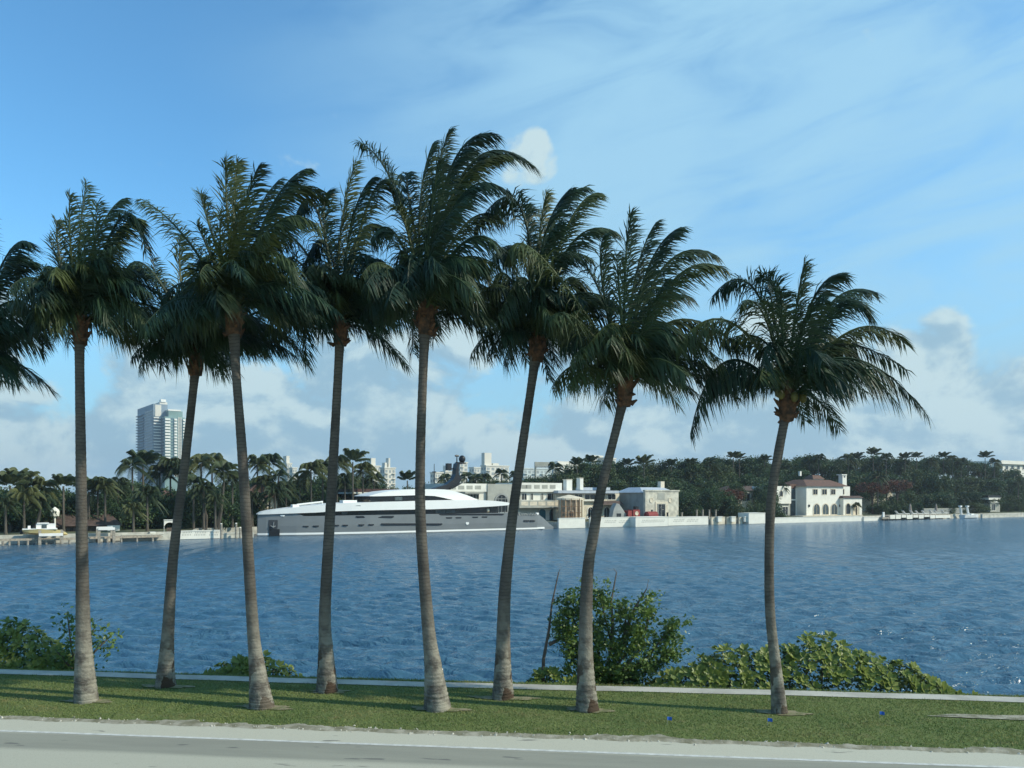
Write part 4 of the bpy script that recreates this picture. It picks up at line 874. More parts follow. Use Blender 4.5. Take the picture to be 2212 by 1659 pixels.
parapet(1537, 1117.5, 1566, 1130, .6, 'short stone wall with white pier between hall and villa', (), .4, m=cream_m); parapet(1571, 1117.5, 1590, 1130, .6, 'middle piece of the broken stone wall left of the white block', (), .4, m=cream_m); parapet(1597, 1118, 1616, 1129.5, .6, 'stone balustrade touching the big white block', (), .4, m=cream_m)
F = shore_frame(1577, .3)
for i, (x, l) in enumerate(((1555, 'white gate pier on the left stone wall'), (1584, 'white gate pier on the middle stone wall'), (1612, 'white gate pier beside the white block'))):
    e = F.empty('gate_pier', l, 'pier', 'white gate piers'); a, b, z0, z1 = F.rect(x - 4, 1117, x + 4, 1127, -.35); MB().box(a, b, -.4, .1, z0, z1).build('shaft', white_m, e); MB().box(a - .1, b + .1, -.5, .2, z1, z1 + .15).build('cap', white_m, e)
parapet(1617.5, 1109, 1653, 1128, -.6, 'tall plain white block at the water, left of the villa', (), 3.0)
parapet(1655, 1117.5, 1862, 1128, .2, 'long low white sea wall before the villa')
parapet(1866, 1117.5, 1905, 1125.5, -.2, 'short white sea wall right of the villa arcade'); parapet(2122, 1109.5, 2330, 1116, -.5, 'pale stone sea wall at the right edge', (), .5, m=seawall_m)

# --- villa with tiled roof
F = shore_frame(1742, 9.0); B = F.empty('tiled_roof_villa', 'white two-storey villa with brown tiled hip roof, cupola and arched doors', 'villa')
a, b, z0, z1 = F.rect(1742, 1050.5, 1821, 1116, 0); dm_ = 9.0
P('wall', white_m, 1742, 1050.5, 1821, 1117, 0, dm_)
for x0, x1 in ((1755.5, 1766), (1775, 1786), (1794, 1804.5)): window(F, B, x0, 1056, x1, 1069, 0, False, cream_m, dark_m, 1, .12)
for x0, x1 in ((1756, 1771.5), (1775.5, 1790.5), (1794, 1809)): window(F, B, x0, 1087, x1, 1113, 0, True, cream_m, midglass_m, 1, .22, 'arched_door')
for x in (1749, 1815.5): P('wall_lamp', ydark_m, x - 1, 1090, x + 1, 1095, -.25, .25)
zr = F.at(1780, 1037, 4)[1]; rf = hip_roof(MB(), a, b + 1.5, 0, dm_, z1, zr, 3.2, 3.6, .55).build('roof', terracotta_m, B)
cu = P('cupola', white_m, 1756, 1035, 1779, 1046, 3.5, 2.6); a2, b2, c2_, d2 = F.rect(1756, 1023, 1779, 1035, 3.5); hip_roof(MB(), a2, b2, 3.5, 6.1, c2_, d2 - .4, 1.0, 1.0, .3).build('cupola_roof', terracotta_m, cu)
for x in (1759, 1763.5, 1768, 1772.5): P('cupola_vent', dark_m, x, 1038, x + 2.4, 1041, 3.47, .06, cu)
ch = P('chimney', white_m, 1820, 1026, 1829, 1058, 2, 1.2); P('chimney_cap', white_m, 1818.6, 1024.5, 1830, 1026.5, 1.8, 1.6, ch); P('chimney_vent', dark_m, 1823, 1028.5, 1826, 1031.5, 1.97, .06, ch)
P('side_wing', white_m, 1821.5, 1051, 1836, 1112, 1.6, 6); window(F, B, 1817, 1056, 1823.5, 1068, 1.55, False, cream_m, dark_m, 0)
ar = P('arcade', white_m, 1822, 1076, 1862, 1113, -1.2, 2.8); hip_roof(MB(), *F.rect(1822, 1071, 1862, 1076, -1.2)[:2], -1.2, 1.6, *F.rect(1822, 1071, 1862, 1075.8, -1.2)[2:], .6, .8, .35).build('arcade_roof', brownroof_m, B)
for x0, x1 in ((1826, 1837.5), (1842, 1856)): window(F, B, x0, 1086, x1, 1112, -1.2, True, cream_m, dark_m if x0 < 1840 else cream_m, 0, .2, 'arch')
P('terrace', cream_m, 1735, 1113.5, 1864, 1117.5, -3.2, 3.4)
P('glass_wing', midglass_m, 1708, 1056, 1741.5, 1115, 3.0, 5)
for x in (1720, 1731): P('wing_post', white_m, x - 1, 1054, x + 1, 1115, 2.9, .15)
P('wing_rail', white_m, 1708, 1078.5, 1741, 1081, 2.85, .15); P('wing_roof', terracotta_m, 1706, 1046, 1741, 1055, 3.2, 5)
P('wall', white_m, 1666, 1050, 1709, 1088, 2.2, 6); window(F, B, 1683.5, 1059, 1691, 1073, 2.2, True, cream_m, dark_m, 0, .1)
P('wall', greywall_m, 1668, 1088, 1707, 1114, 2.7, 5); window(F, B, 1674, 1094, 1684, 1113, 2.68, False, teal_m, midglass_m, 0); window(F, B, 1690, 1094, 1702, 1113, 2.68, False, white_m, dark_m, 1)
P('back_chimney', white_m, 1728, 1018, 1731.5, 1028, 10, .5)
# --- shaded cream house left of the villa, half hidden by trees
F = shore_frame(1620, 16.0); B = F.empty('shaded_cream_house', 'cream house with dark square window half hidden by trees left of the villa', 'house')
P('wall', cream_m, 1588, 1060, 1655, 1112, 0, 7); window(F, B, 1604, 1064, 1620, 1083, 0, False, white_m, dark_m, 1); window(F, B, 1640, 1064, 1652, 1080, 0, False, white_m, dark_m, 1)
a, b, _, z1 = F.rect(1588, 1060, 1655, 1100, 0); hip_roof(MB(), a, b, 0, 7, z1, z1 + 1.2, 2.5, 3, .5).build('roof', brownroof_m, B)
# --- low brown-roofed boathouse on the left with white cupola
F = shore_frame(170, 7.0); B = F.empty('boathouse', 'low boathouse with wide brown shingle roof behind the yellow boat', 'boathouse')
P('wall', bark_m, 100, 1136, 255, 1158, 0, 6); a, b, z0, z1 = F.rect(82, 1112, 262, 1136, 0); hip_roof(MB(), a, b, -.6, 6.5, z0, z1, 1.4, 3, .2).build('roof', brownroof_m, B); P('white_gable', white_m, 232, 1135, 259, 1147, -1.0, .3)  # last part is a plain white panel before the wall
for x in (118, 150, 205, 228): window(F, B, x, 1139, x + 9, 1155, 0, False, brownroof_m, dark_m, 1)
F = shore_frame(118, 5.0); B = F.empty('white_lantern_house', 'small white dovecote on a post above the boathouse roof', 'dovecote')
u, z = F.at(118.5, 1107, 0); MB().tube([(u, 0, 0), (u, 0, z - .5)], .12, 6).build('post', white_m, B); MB().quadstrip([[(u + r * math.cos(t), r * math.sin(t), zz) for t in [2 * math.pi * j / 10 for j in range(10)]] for r, zz in ((.5, z - .5), (.58, z + .1), (.5, z + .35), (.05, z + .75))]).build('body', white_m, B)
for x in (115.5, 121): P('opening', dark_m, x - 1.1, 1104, x + 1.1, 1108, -.6, .2)
# white arch and lattice wall left of the yacht
F = shore_frame(366, -.6); B = F.empty('garden_arch', 'white plaster garden arch by the water left of the leaning trunk', 'arch')
a, b, z0, z1 = F.rect(355, 1124, 379, 1158, 0); cx_ = (a + b) / 2; out = [(a, z0), (a, z1), (b, z1), (b, z0)]; inn = [(cx_ - .75, z0)] + [(cx_ - .75 * math.cos(t), z0 + 1.15 + .75 * math.sin(t)) for t in [math.pi * j / 10 for j in range(11)]] + [(cx_ + .75, z0)]
mb = MB(); mb.box(a, cx_ - .75, 0, .5, z0, z1 - .02); mb.box(cx_ + .75, b, 0, .5, z0, z1 - .02); mb.prism([(cx_ - .75, z1 - .03), (cx_ - .75, z0 + 1.15)] + inn[1:-1] + [(cx_ + .75, z0 + 1.15), (cx_ + .75, z1 - .03)], 0.01, .49); mb.build('arch_wall', white_m, B); P('coping', white_m, 354, 1122.6, 380, 1124, -.1, .7); P('gate', bark_m, 360, 1140, 374, 1158, .3, .1)
parapet(389, 1147.5, 476, 1158.5, -1.8, 'latticed white wall left of the yacht bow', ((393, 414, 6), (420, 445, 7), (452, 472, 6)), .4)
parapet(262, 1155.5, 354, 1163, -2.6, 'plain cream sea wall between the left dock and the garden arch', (), .4, m=seawall_m); parapet(324, 1151, 336, 1156, -2.4, 'small white block on the cream sea wall', (), 1.0)
parapet(477, 1153, 548, 1159, -1.6, 'low stone quay just left of the yacht bow', (), 1.5, m=seawall_m)
# mooring piles
for i, (x, y0, y1) in enumerate(((478, 1132, 1168), (510, 1131, 1163), (519, 1140, 1164), (386, 1150, 1166))):
    F = shore_frame(x, -2.9, PHI, WZ); u, z1 = F.at(x, y0, 0); e = F.empty('mooring_pile', ('tall mooring pile at the end of the latticed wall', 'tall mooring pile nearer the yacht bow', 'short mooring pile beside the scarred palm trunk', 'short mooring pile below the garden arch')[i], 'mooring pile', 'mooring piles left of the yacht'); MB().tube([(u, 0, -.8), (u, 0, z1)], [.17, .15], 8).build('pile', pile_m, e); MB().tube([(u, 0, z1), (u, 0, z1 + .12)], [.18, .03], 8).build('pile_cap', white_m, e)
# left docks
def dock(x0, x1, y, v, label, posts, thick=4):
    F = shore_frame((x0 + x1) / 2, v, PHI, WZ); e = F.empty('dock', label, 'dock', 'wooden docks on the left'); a, b, z0, z1 = F.rect(x0, y, x1, y + thick, 0); nb = int((b - a) / .5)
    for i in range(nb): MB().box(a + i * .5, a + i * .5 + .46, 0, 1.6, z1 - .1, z1).build('plank', wood_m, e)
    MB().box(a, b, -.04, .12, z0, z1 - .1).build('fascia', wood_m, e)
    for x in posts: u, _ = F.at(x, y, 0); MB().tube([(u, .1, -.8), (u, .1, z0)], .13, 7).build('pile', pile_m, e)
    return e
dock(-30, 82, 1164.5, -4.6, 'weathered dock at the left edge under the yellow boat stern', (6, 20, 40, 60, 78)); dock(84, 166, 1163, -4.6, 'dock stretch in front of the yellow boat', (100, 118, 150)); dock(186, 352, 1158.5, -3.6, 'long low dock right of the patched palm', (205, 232, 262, 296, 330))
def lift(x0, x1, y0, y1, v, label):
    F = shore_frame((x0 + x1) / 2, v, PHI, WZ); e = F.empty('boat_lift', label, 'boat lift', 'boat lifts on the left docks')
    for x in (x0, x1):
        u, z1 = F.at(x, y0, 0)
        for vv in (0, 3.0): MB().box(u - .16, u + .16, vv - .16, vv + .16, -.9, z1).build('lift_post', pile_m, e)
    u0, zb = F.at(x0 - 2, y1, -.2); u1, _ = F.at(x1 + 2, y1, -.2)
    for vv in (-.28, 2.75): MB().box(u0, u1, vv, vv + .12, zb - .14, zb + .2).build('lift_beam', gel_m, e)
lift(86, 134, 1146, 1156, -5.2, 'boat lift frame holding the yellow boat'); lift(214, 246, 1140, 1143, -5.0, 'empty boat lift right of the patched palm')
# yellow boat
F = shore_frame(97, -4.4, PHI, WZ); B = F.empty('motorboat', 'pale yellow motorboat with white cabin raised on the left boat lift', 'motorboat')
rings = []
for px, ty, kb, hw in ((48, 1143, 1150, 1.0), (62, 1143, 1155, 1.1), (90, 1143, 1158, 1.15), (115, 1144, 1158, 1.0), (130, 1146, 1157.5, .7), (142, 1150, 1157, .3), (147, 1154, 1156, .05)):
    u, zt = F.at(px, ty, 0); zb = F.at(px, kb, 0)[1]; rings.append([(u, 1.1, zb), (u, 1.1 - hw * .8, zb + (zt - zb) * .35), (u, 1.1 - hw, zt), (u, 1.1 + hw, zt), (u, 1.1 + hw * .8, zb + (zt - zb) * .35)])
MB().quadstrip(rings).build('hull', yellow_m, B); P('gunwale', gel_m, 48, 1142, 124, 1144, .0, 2.2); P('cabin', gel_m, 78, 1131.5, 120, 1142.5, .4, 1.5); P('cabin_roof', gel_m, 80, 1129.5, 106, 1131.5, .25, 1.8); P('windscreen', midglass_m, 90, 1133.5, 101, 1141, .36, .1); P('console', gel_m, 60, 1136, 66, 1142, .7, .8); P('outboard_motor', ydark_m, 43, 1145, 49, 1154, .8, .6)

# --- sun deck on the right with loungers and folded parasols
F = shore_frame(1988, -.6, PHI, WZ); B = F.empty('sun_deck', 'white-faced sun deck at the water on the right, carrying loungers', 'deck')
a, b, z0, z1 = F.rect(1921, 1112, 2056, 1120, 0); MB().box(a, b, .05, 5, z0 + .3, z1 - .05).build('deck_slab', wood_m, B)
for x0, x1, y1 in ((1923, 1934, 1121), (1935.5, 1946, 1121), (1948, 1957.5, 1118), (1959, 1971.5, 1121), (1973, 1983, 1118), (1985, 1995.5, 1120), (1997, 2008, 1116.5), (2009.5, 2020, 1120), (2021, 2053, 1119)): P('fascia_panel', white_m, x0, 1112.5, x1, y1, -.03, .08)
for x in (1930, 1955, 1980, 2005, 2030, 2050): u, _ = F.at(x, 1112, .5); MB().tube([(u, .5, -.8), (u, .5, z0 + .3)], .16, 7).build('pile', pile_m, B)
zd = z1 - .05
lg_labels = ['first lounger from the left on the sun deck', 'second lounger from the left on the sun deck', 'third lounger, right of the left folded parasol', 'fourth lounger from the left on the sun deck', 'fifth lounger from the left on the sun deck', 'sixth lounger, left of the right folded parasol', 'seventh lounger, right of the right folded parasol', 'last lounger at the right end of the sun deck']
for i, x in enumerate((1942, 1956.5, 1973, 1985, 1998, 2014, 2025, 2040.7)):
    u, _ = F.at(x, 1108, 1.5); X_, Y_, Z_ = F.world(u, 1.5, zd)
    e = empty('sun_lounger', (X_, Y_, Z_), PHI + R(-25 + (i % 3) * 6), lg_labels[i], 'lounger', 'loungers on the sun deck')
    MB().box(-1, .9, -.38, .38, .22, .32).build('frame', white_m, e); MB().box(-.35, .9, -.36, .36, .32, .44).build('seat_cushion', cushion_m, e)
    MB().quadstrip([[(-.38, -.36, .33), (-.26, -.36, .4), (-.26, .36, .4), (-.38, .36, .33)], [(-1.0, -.36, 1.05), (-.9, -.36, 1.14), (-.9, .36, 1.14), (-1.0, .36, 1.05)]]).build('back_cushion', cushion_m, e)
    for lx in (-.85, .8):
        for ly in (-.33, .33): MB().box(lx - .04, lx + .04, ly - .04, ly + .04, 0, .22).build('leg', white_m, e)
for x, l in ((1966, 'folded brown parasol, left one on the sun deck'), (2022, 'folded grey-brown parasol, right one on the sun deck')):
    u, z1_ = F.at(x, 1087.5, 2.6); X_, Y_, Z_ = F.world(u, 2.6, zd); e = empty('folded_parasol', (X_, Y_, Z_), 0, l, 'parasol', 'folded parasols'); h = z1_ - zd
    MB().tube([(0, 0, 0), (0, 0, h)], .05, 6).build('pole', wood_m, e); MB().quadstrip([[(r * (1 + .25 * (j % 2)) * math.cos(2 * math.pi * j / 12), r * (1 + .25 * (j % 2)) * math.sin(2 * math.pi * j / 12), z) for j in range(12)] for r, z in ((.26, h * .3), (.30, h * .45), (.2, h * .8), (.04, h))]).build('canopy', canvas_m, e); MB().tube([(0, 0, 0), (0, 0, .12)], [.4, .35], 10).build('foot', concrete_m, e)
F = shore_frame(2056, 7.0); B = tag(F.empty('garden_wall', 'long grey garden wall behind the sun deck', 'wall'), kind='thing'); P('wall_body', concrete_m, 1996, 1099, 2112, 1110, 0, .3); P('coping', greywall_m, 1995, 1097.6, 2113, 1099, -.05, .4)
F = shore_frame(2085, -.8, PHI, WZ); B = F.empty('davit_lift', 'pair of slanting white boat davits right of the sun deck', 'davit')
for xa, xb in ((2074, 2083), (2089, 2098)):
    p0 = F.at(xa, 1095, 0); p1 = F.at(xb, 1116, 0); MB().tube([(p0[0], 0, p0[1]), (p1[0], .6, p1[1] - .6)], [.28, .34], 8).build('davit_arm', ywhite_m, B); MB().box(p0[0] - .35, p0[0] + .5, -.3, .3, p0[1], p0[1] + .35).build('davit_head', ywhite_m, B)
u, z = F.at(2080, 1118, -.3); MB().tube([(u, -.3, -.8), (u, -.3, z + .8)], .25, 8).build('davit_pile', wood_m, B)
F = shore_frame(2104, -2.2, PHI, WZ); B = F.empty('white_skiff', 'small white boat tied right of the davits', 'boat'); rings = []
for px, ty, hw in ((2087, 1112.5, .9), (2098, 1112.5, 1.1), (2110, 1112, 1.0), (2118, 1111.3, .5), (2122, 1110.8, .06)):
    u, zt = F.at(px, ty, 0); rings.append([(u, 1.1, -.25), (u, 1.1 - hw * .8, .2), (u, 1.1 - hw, zt), (u, 1.1 + hw, zt), (u, 1.1 + hw * .8, .2)])
MB().quadstrip(rings).build('hull', gel_m, B); P('console', gel_m, 2098, 1109.5, 2104, 1113, .6, .9); P('bench', gel_m, 2090, 1111.5, 2095, 1113, .4, 1.4)
F = shore_frame(1880, -1.0, PHI, WZ); B = F.empty('mooring_platform', 'dark low landing platform between the villa wall and the sun deck', 'platform'); P('platform_deck', pile_m, 1906, 1117, 1922, 1121, 0, 3); P('post', gel_m, 1908, 1106, 1911, 1118, .2, .3)
for x in (1909, 1919): u, z = F.at(x, 1120, .3); MB().tube([(u, .3, -.8), (u, .3, z)], .15, 7).build('pile', pile_m, B)
# red-roofed house hidden in the trees on the right, kiosk, hill-top white house
F = shore_frame(1935, 28); B = F.empty('red_roofed_house', 'house with red tiled roof deep in the trees on the right', 'house'); P('wall', cream_m, 1880, 1046, 1974, 1100, 0, 8); a, b, _, z1 = F.rect(1880, 1046, 1974, 1100, 0); hip_roof(MB(), a, b, 0, 8, z1, z1 + 2.4, 4, 3.8, .6).build('roof', mat('red_tile', (0.26, 0.06, 0.04), .85, .3, 2), B); window(F, B, 1955, 1050, 1970, 1066, 0); window(F, B, 1925, 1050, 1940, 1066, 0)
F = shore_frame(2147, 8); B = F.empty('beach_kiosk', 'little dark-roofed kiosk with white counter at the right', 'kiosk'); P('wall', greywall_m, 2139, 1080, 2160, 1106, 0, 3); P('roof', ydark_m, 2135, 1070, 2164, 1074.5, -.6, 4); P('fascia', white_m, 2136, 1074.6, 2163, 1079.5, -.5, 3.8); P('counter', white_m, 2140, 1082.5, 2157, 1086, -.4, .5); window(F, B, 2142, 1088, 2150, 1103, 0)
F = Frame(330 * (2190 - CX) / FPX, 330, PHI); B = F.empty('hilltop_white_house', 'white flat-roofed house showing above the trees at the right edge', 'house'); P('wall', white_m, 2166, 1003, 2222, 1040, 0, 10); P('parapet', white_m, 2163, 995.5, 2224, 1003, -1, 12); P('low_wing', white_m, 2140, 1002, 2165, 1010, 2, 8)
for x in (2171, 2183, 2196, 2208): window(F, B, x, 1005, x + 7, 1015, 0, False, white_m, midglass_m, 0, .2)
F = shore_frame(352, 20); B = F.empty('orange_roofed_house', 'house with orange tiled roof between the left palms', 'house'); P('wall', cream_m, 335, 1078, 385, 1130, 0, 7); a, b, _, z1 = F.rect(335, 1078, 385, 1100, 0); hip_roof(MB(), a, b, 0, 7, z1, z1 + 1.5, 2.4, 3, .5).build('roof', terracotta_m, B); window(F, B, 357, 1085, 365, 1098, 0)
F = shore_frame(560, 24); B = F.empty('pink_roofed_house', 'house with faded red tiled roof beside the yacht bow palms', 'house'); P('wall', cream_m, 528, 1074, 600, 1130, 0, 7); a, b, _, z1 = F.rect(528, 1074, 600, 1100, 0); hip_roof(MB(), a, b, 0, 7, z1, z1 + 2.2, 3, 3, .5).build('roof', terracotta_m, B); window(F, B, 545, 1080, 554, 1096, 0); window(F, B, 570, 1080, 579, 1096, 0)
F = shore_frame(795, 22); B = F.empty('modern_dark_house', 'low dark modern house with white fascia behind the yacht wheelhouse', 'house'); P('wall', ydark_m, 768, 1074, 850, 1110, 0, 8); P('roof', mat('dark_roof', (.09, .05, .045), .8, .2, 2), 765, 1056, 860, 1063, -1, 10); P('fascia', white_m, 764, 1063.2, 826, 1066.5, -1.1, 9); window(F, B, 775, 1076, 800, 1100, 0, False, greywall_m, dark_m, 2)

# ================================================================== SKYLINE BEHIND THE ISLAND
def tower():
    Y = 880.0
    F = Frame((331 - CX) / FPX * Y, Y, R(38), -1.0); B = F.empty('glass_tower', 'tall stepped apartment tower with white balconies above the palms', 'tower')
    def block(corner, left, right, top, dv, m_front, m_left, name, bottom=1085):
        Fb = Frame((corner - CX) / FPX * (Y + dv), Y + dv, R(38), -1.0); wd = Fb.at(right, 1000, 0)[0]; dp = Fb.depth(left); z1 = Fb.at(corner, top, 0)[1]
        ox, oy = Fb.o[0] - F.o[0], Fb.o[1] - F.o[1]; u0 = ox * F.u[0] + oy * F.u[1]; v0 = ox * F.v[0] + oy * F.v[1]
        MB().box(u0, u0 + wd, v0, v0 + dp, 0, z1).build(name, m_front, B)
        return u0, v0, wd, dp, z1
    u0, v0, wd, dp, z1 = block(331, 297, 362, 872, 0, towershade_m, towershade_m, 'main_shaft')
    u1, v1, wd1, dp1, zz1 = block(345, 318, 361.5, 868, 12, condo_m, towershade_m, 'core')
    u2, v2, wd2, dp2, z2 = block(356, 343, 399, 899.5, -6, greenglass_m, towershade_m, 'front_shaft')
    u3, v3, wd3, dp3, z3 = block(364, 352, 394.5, 887, 0, greenglass_m, towerglass_m, 'penthouse'); MB().box(u3 - .5, u3 + wd3 * .85, v3 - .5, v3 + dp3, z3, z3 + 1.6).build('penthouse_roof', tslab_m, B)
    MB().box(u0 + 2, u0 + wd * .55, v0 - .4, v0, z1 - 14, z1 - 1).build('crown_panel', condo_m, B); MB().box(u1 + 1, u1 + wd1 * .8, v1 - 1, v1 + 6, zz1, zz1 + 3).build('roof_housing', tslab_m, B)
    fl = 3.3
    n = int(z1 / fl)
    for i in range(8, n - 1):                                    # left face: strips of glass and slim balconies with its shade in their colour
        z = i * fl
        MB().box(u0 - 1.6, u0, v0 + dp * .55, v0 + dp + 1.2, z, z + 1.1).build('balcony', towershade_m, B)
        MB().box(u0 - .5, u0 - .02, v0 + .6, v0 + dp * .5, z + 1.2, z + 2.9).build('window_strip', towerglass_m, B)
        if z < z1 - 14: MB().box(u0 + .3, u0 + 8, v0 - 1.4, v0, z, z + 1.1).build('balcony', tslab_m, B); MB().box(u0 + .3, u0 + 8, v0 - .1, v0 - .01, z + 1.3, z + 3.0).build('window_strip', towerglass_m, B)
    n2 = int(z2 / fl)
    for i in range(8, n2):
        z = i * fl + .6
        for f0, f1 in ((.0, .26), (.46, .60), (.90, 1.03)): MB().box(u2 + wd2 * f0, u2 + wd2 * f1, v2 - 1.8, v2, z, z + 1.9).build('balcony', tslab_m, B)
        MB().box(u2 + wd2 * .62, u2 + wd2 * .88, v2 - .25, v2 - .02, z + .9, z + 2.6).build('window_strip', towerglass_m, B); MB().box(u2 + wd2 * .28, u2 + wd2 * .44, v2 - .25, v2 - .02, z + 1.0, z + 2.5).build('window_strip', towerglass_m, B)
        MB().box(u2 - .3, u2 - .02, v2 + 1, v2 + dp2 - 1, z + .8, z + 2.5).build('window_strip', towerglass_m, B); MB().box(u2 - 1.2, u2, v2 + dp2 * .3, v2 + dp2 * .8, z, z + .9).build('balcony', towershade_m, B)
    for k in range(1, 4): x = u2 + wd2 * (.62 + .26 * k / 4); MB().box(x - .35, x + .35, v2 - .5, v2 - .02, 0, z2).build('fin', condo_m, B)
tower()

def condo(corner, left, right, top, Y, label, floors, bays, name='apartment_block', boxes=(), m=None, ang=38, bottom=1060):
    F = Frame((corner - CX) / FPX * Y, Y, R(ang), -1.0); B = F.empty(name, label, 'building'); wd = F.at(right, 1000, 0)[0]; dp = max(6, F.depth(left)); z1 = F.at(corner, top, 0)[1]
    MB().box(0, wd, 0, dp, 0, z1).build('wall', m or condo_m, B); MB().box(-.4, wd + .4, -.4, dp + .4, z1, z1 + .8).build('parapet', m or condo_m, B)
    fl = 3.3; zs = [z1 - fl * (i + 1) + .7 for i in range(floors)]
    for z in zs:
        for j in range(bays):
            x0 = wd * (j + .22) / bays; x1 = wd * (j + .78) / bays
            wn = MB().box(x0, x1, -.14, -.02, z, z + 1.7).build('window', condoshade_m, B)
            if j % 2 == 0: MB().box(x0 - .5, x1 + .5, -1.3, -.01, z - .7, z - .45).build('balcony_slab', m or condo_m, B)
        for j in range(2): y0 = dp * (j + .2) / 2; MB().box(-.14, -.02, y0, y0 + dp * .3, z, z + 1.7).build('window', condoshade_m, B)
    for (fx0, fx1, h) in boxes: MB().box(wd * fx0, wd * fx1, dp * .2, dp * .8, z1 + .8, z1 + .8 + h).build('roof_housing', m or condo_m, B)
    return B
condo(620, 608, 630, 1002, 560, 'white curved-balcony apartment block between the left palms', 10, 2, boxes=((.1, .8, 5),)); condo(632, 629, 642, 1012, 552, 'lower white wing right of the white block between the left palms', 8, 2)
condo(803, 788, 822, 1008, 520, 'white apartment block with roof box behind the wind-blown palm', 8, 3, boxes=((.1, .6, 5),)); condo(831, 822, 854, 1012, 500, 'white six-storey block with two roof stacks right of the wind-blown palm', 7, 3, boxes=((.1, .3, 3), (.45, .6, 6)))
condo(940, 932, 957, 1022, 520, 'small white block left of the yacht mast', 6, 3); condo(962, 957, 990, 1020, 560, 'white block directly behind the yacht mast', 6, 3, boxes=((.1, .3, 4),)); condo(994, 984, 1010, 1000, 600, 'tallest white slab just right of the satellite dome', 9, 2)
condo(1024, 1016, 1049, 1011, 560, 'grey and white block in the middle of the skyline', 7, 4, m=mat('condo_grey', (.62, .62, .56), .8, .06, .1)); condo(1050, 1041, 1099, 1007, 540, 'broad white block with big square roof box', 7, 5, boxes=((-.02, .28, 8.5), (.35, .6, 1.5)))
condo(1131, 1122, 1192, 1013, 520, 'long low glassy block behind the white mansion', 5, 7, m=mat('condo_pale', (.50, .55, .54), .6, .1, .1)); condo(1196, 1188, 1250, 1004, 560, 'white block behind the palm right of the billboard', 7, 5, boxes=((.2, .8, 2),)); condo(1279, 1272, 1302, 986, 520, 'white block peeking over the grove above the domed porch', 5, 3); condo(1306, 1302, 1330, 991, 520, 'lower white block over the grove right of the leaning trunk', 4, 3)
F = Frame((1157 - CX) / FPX * 260, 260, R(20), -1.0); B = F.empty('rooftop_billboard', 'plain grey billboard slab on a tall pole behind the mansion', 'billboard'); P('panel', greywall_m, 1155.5, 998, 1186, 1006.5, 0, .5); P('under_panel', concrete_m, 1156, 1007, 1184, 1010, .1, .3); u, z = F.at(1157.5, 1000, .3); MB().tube([(u, .7, 0), (u, .7, z)], .35, 8).build('pole', greywall_m, B)
F = shore_frame(938, 60); B = F.empty('flagpole', 'thin dark mast rising left of the yacht mast', 'pole'); u, z = F.at(938, 1002, 0); MB().tube([(u, 0, 0), (u, 0, z)], [.22, .08], 6).build('shaft', ydark_m, B); MB().box(u - .5, u + .5, -.1, .1, z - 2.2, z - 1.9).build('crossarm', ydark_m, B)

# ================================================================== TREES ON THE FAR SHORE
def far_palm_mesh(seed, n=17, up=0.5, L=2.7, blow=0.35, lo=-.55, hi=1.3, droop=.42):
    """crown of a distant palm: ribs with short leaflet blades"""
    rr = random.Random(seed); mb = MB(); W_ = Vector((1, .2, 0)) * blow
    for i in range(n):
        a = i / n * 6.283 + rr.uniform(-.25, .25); e = rr.uniform(lo, hi); l = L * rr.uniform(.8, 1.1); hd = Vector((math.cos(a), math.sin(a), 0))
        B_ = Vector((0, 0, 0)); P_ = (hd * math.cos(e) + Vector((0, 0, math.sin(e)))) * l * .5; T_ = P_ + (hd * max(.25, math.cos(e)) + W_) * l * .42 + Vector((0, 0, l * (.25 * math.sin(e) - droop)))
        C_ = (P_ - B_ * .25 - T_ * .25) * 2; q = lambda t: B_ * (1 - t) ** 2 + C_ * 2 * t * (1 - t) + T_ * t * t
        m_ = 19
        for k in range(m_):
            s = .12 + .88 * k / m_; p = q(s); d = (q(min(1, s + .05)) - q(s - .05)).normalized(); sd_ = d.cross(Vector((0, 0, 1)))
            if sd_.length < .2: sd_ = Vector((1, 0, 0))
            sd_.normalize(); ll = .85 * (1 - .5 * max(0, s - .5) / .5) * min(1, .4 + 3 * (s - .1)) * rr.uniform(.8, 1.15)
            for sg in (-1, 1):
                ev = (sd_ * sg * .7 + d * .6 + Vector((0, 0, -.55)) + W_ * .4).normalized(); wv = d * .085; o = len(mb.v)
                mb.v += [tuple(p - wv * .6), tuple(p + wv * .6), tuple(p + ev * ll * .5 + wv), tuple(p + ev * ll + Vector((0, 0, -.12)))]; mb.f.append((o, o + 1, o + 2, o + 3))
    me = bpy.data.meshes.new('far_palm_crown'); me.from_pydata(mb.v, [], mb.f); me.update(); me.materials.append(farfrond_m); return me
def trunk_mesh(seed, bow, r0=.19, r1=.12, m=None):
    rr = random.Random(seed); mb = MB(); mb.tube([(bow * math.sin(math.pi * t * .5) * (1 - t * .0) - bow * t * t * .0, 0, t) for t in [i / 8 for i in range(9)]], [r0 * (1.35 if i == 0 else 1) + (r1 - r0) * i / 8 for i in range(9)], 7)
    me = bpy.data.meshes.new('far_trunk'); me.from_pydata(mb.v, [], mb.f); me.update(); me.materials.append(m or fartrunk_m); return me
PCROWN = [far_palm_mesh(s, n, u, l, b, .45 if s == 34 else -.6, 1.45 if s == 34 else 1.3, .06 if s == 34 else .42) for s, n, u, l, b in ((31, 26, .5, 3.2, .15), (32, 22, .9, 3.3, .35), (33, 28, .2, 3.1, .08), (34, 14, 1.3, 3.4, .25), (35, 30, .4, 3.0, .12))]
PTRUNK = [(trunk_mesh(41, 0.0), 0.0), (trunk_mesh(42, 0.9), 0.9), (trunk_mesh(43, -0.9), -0.9)]
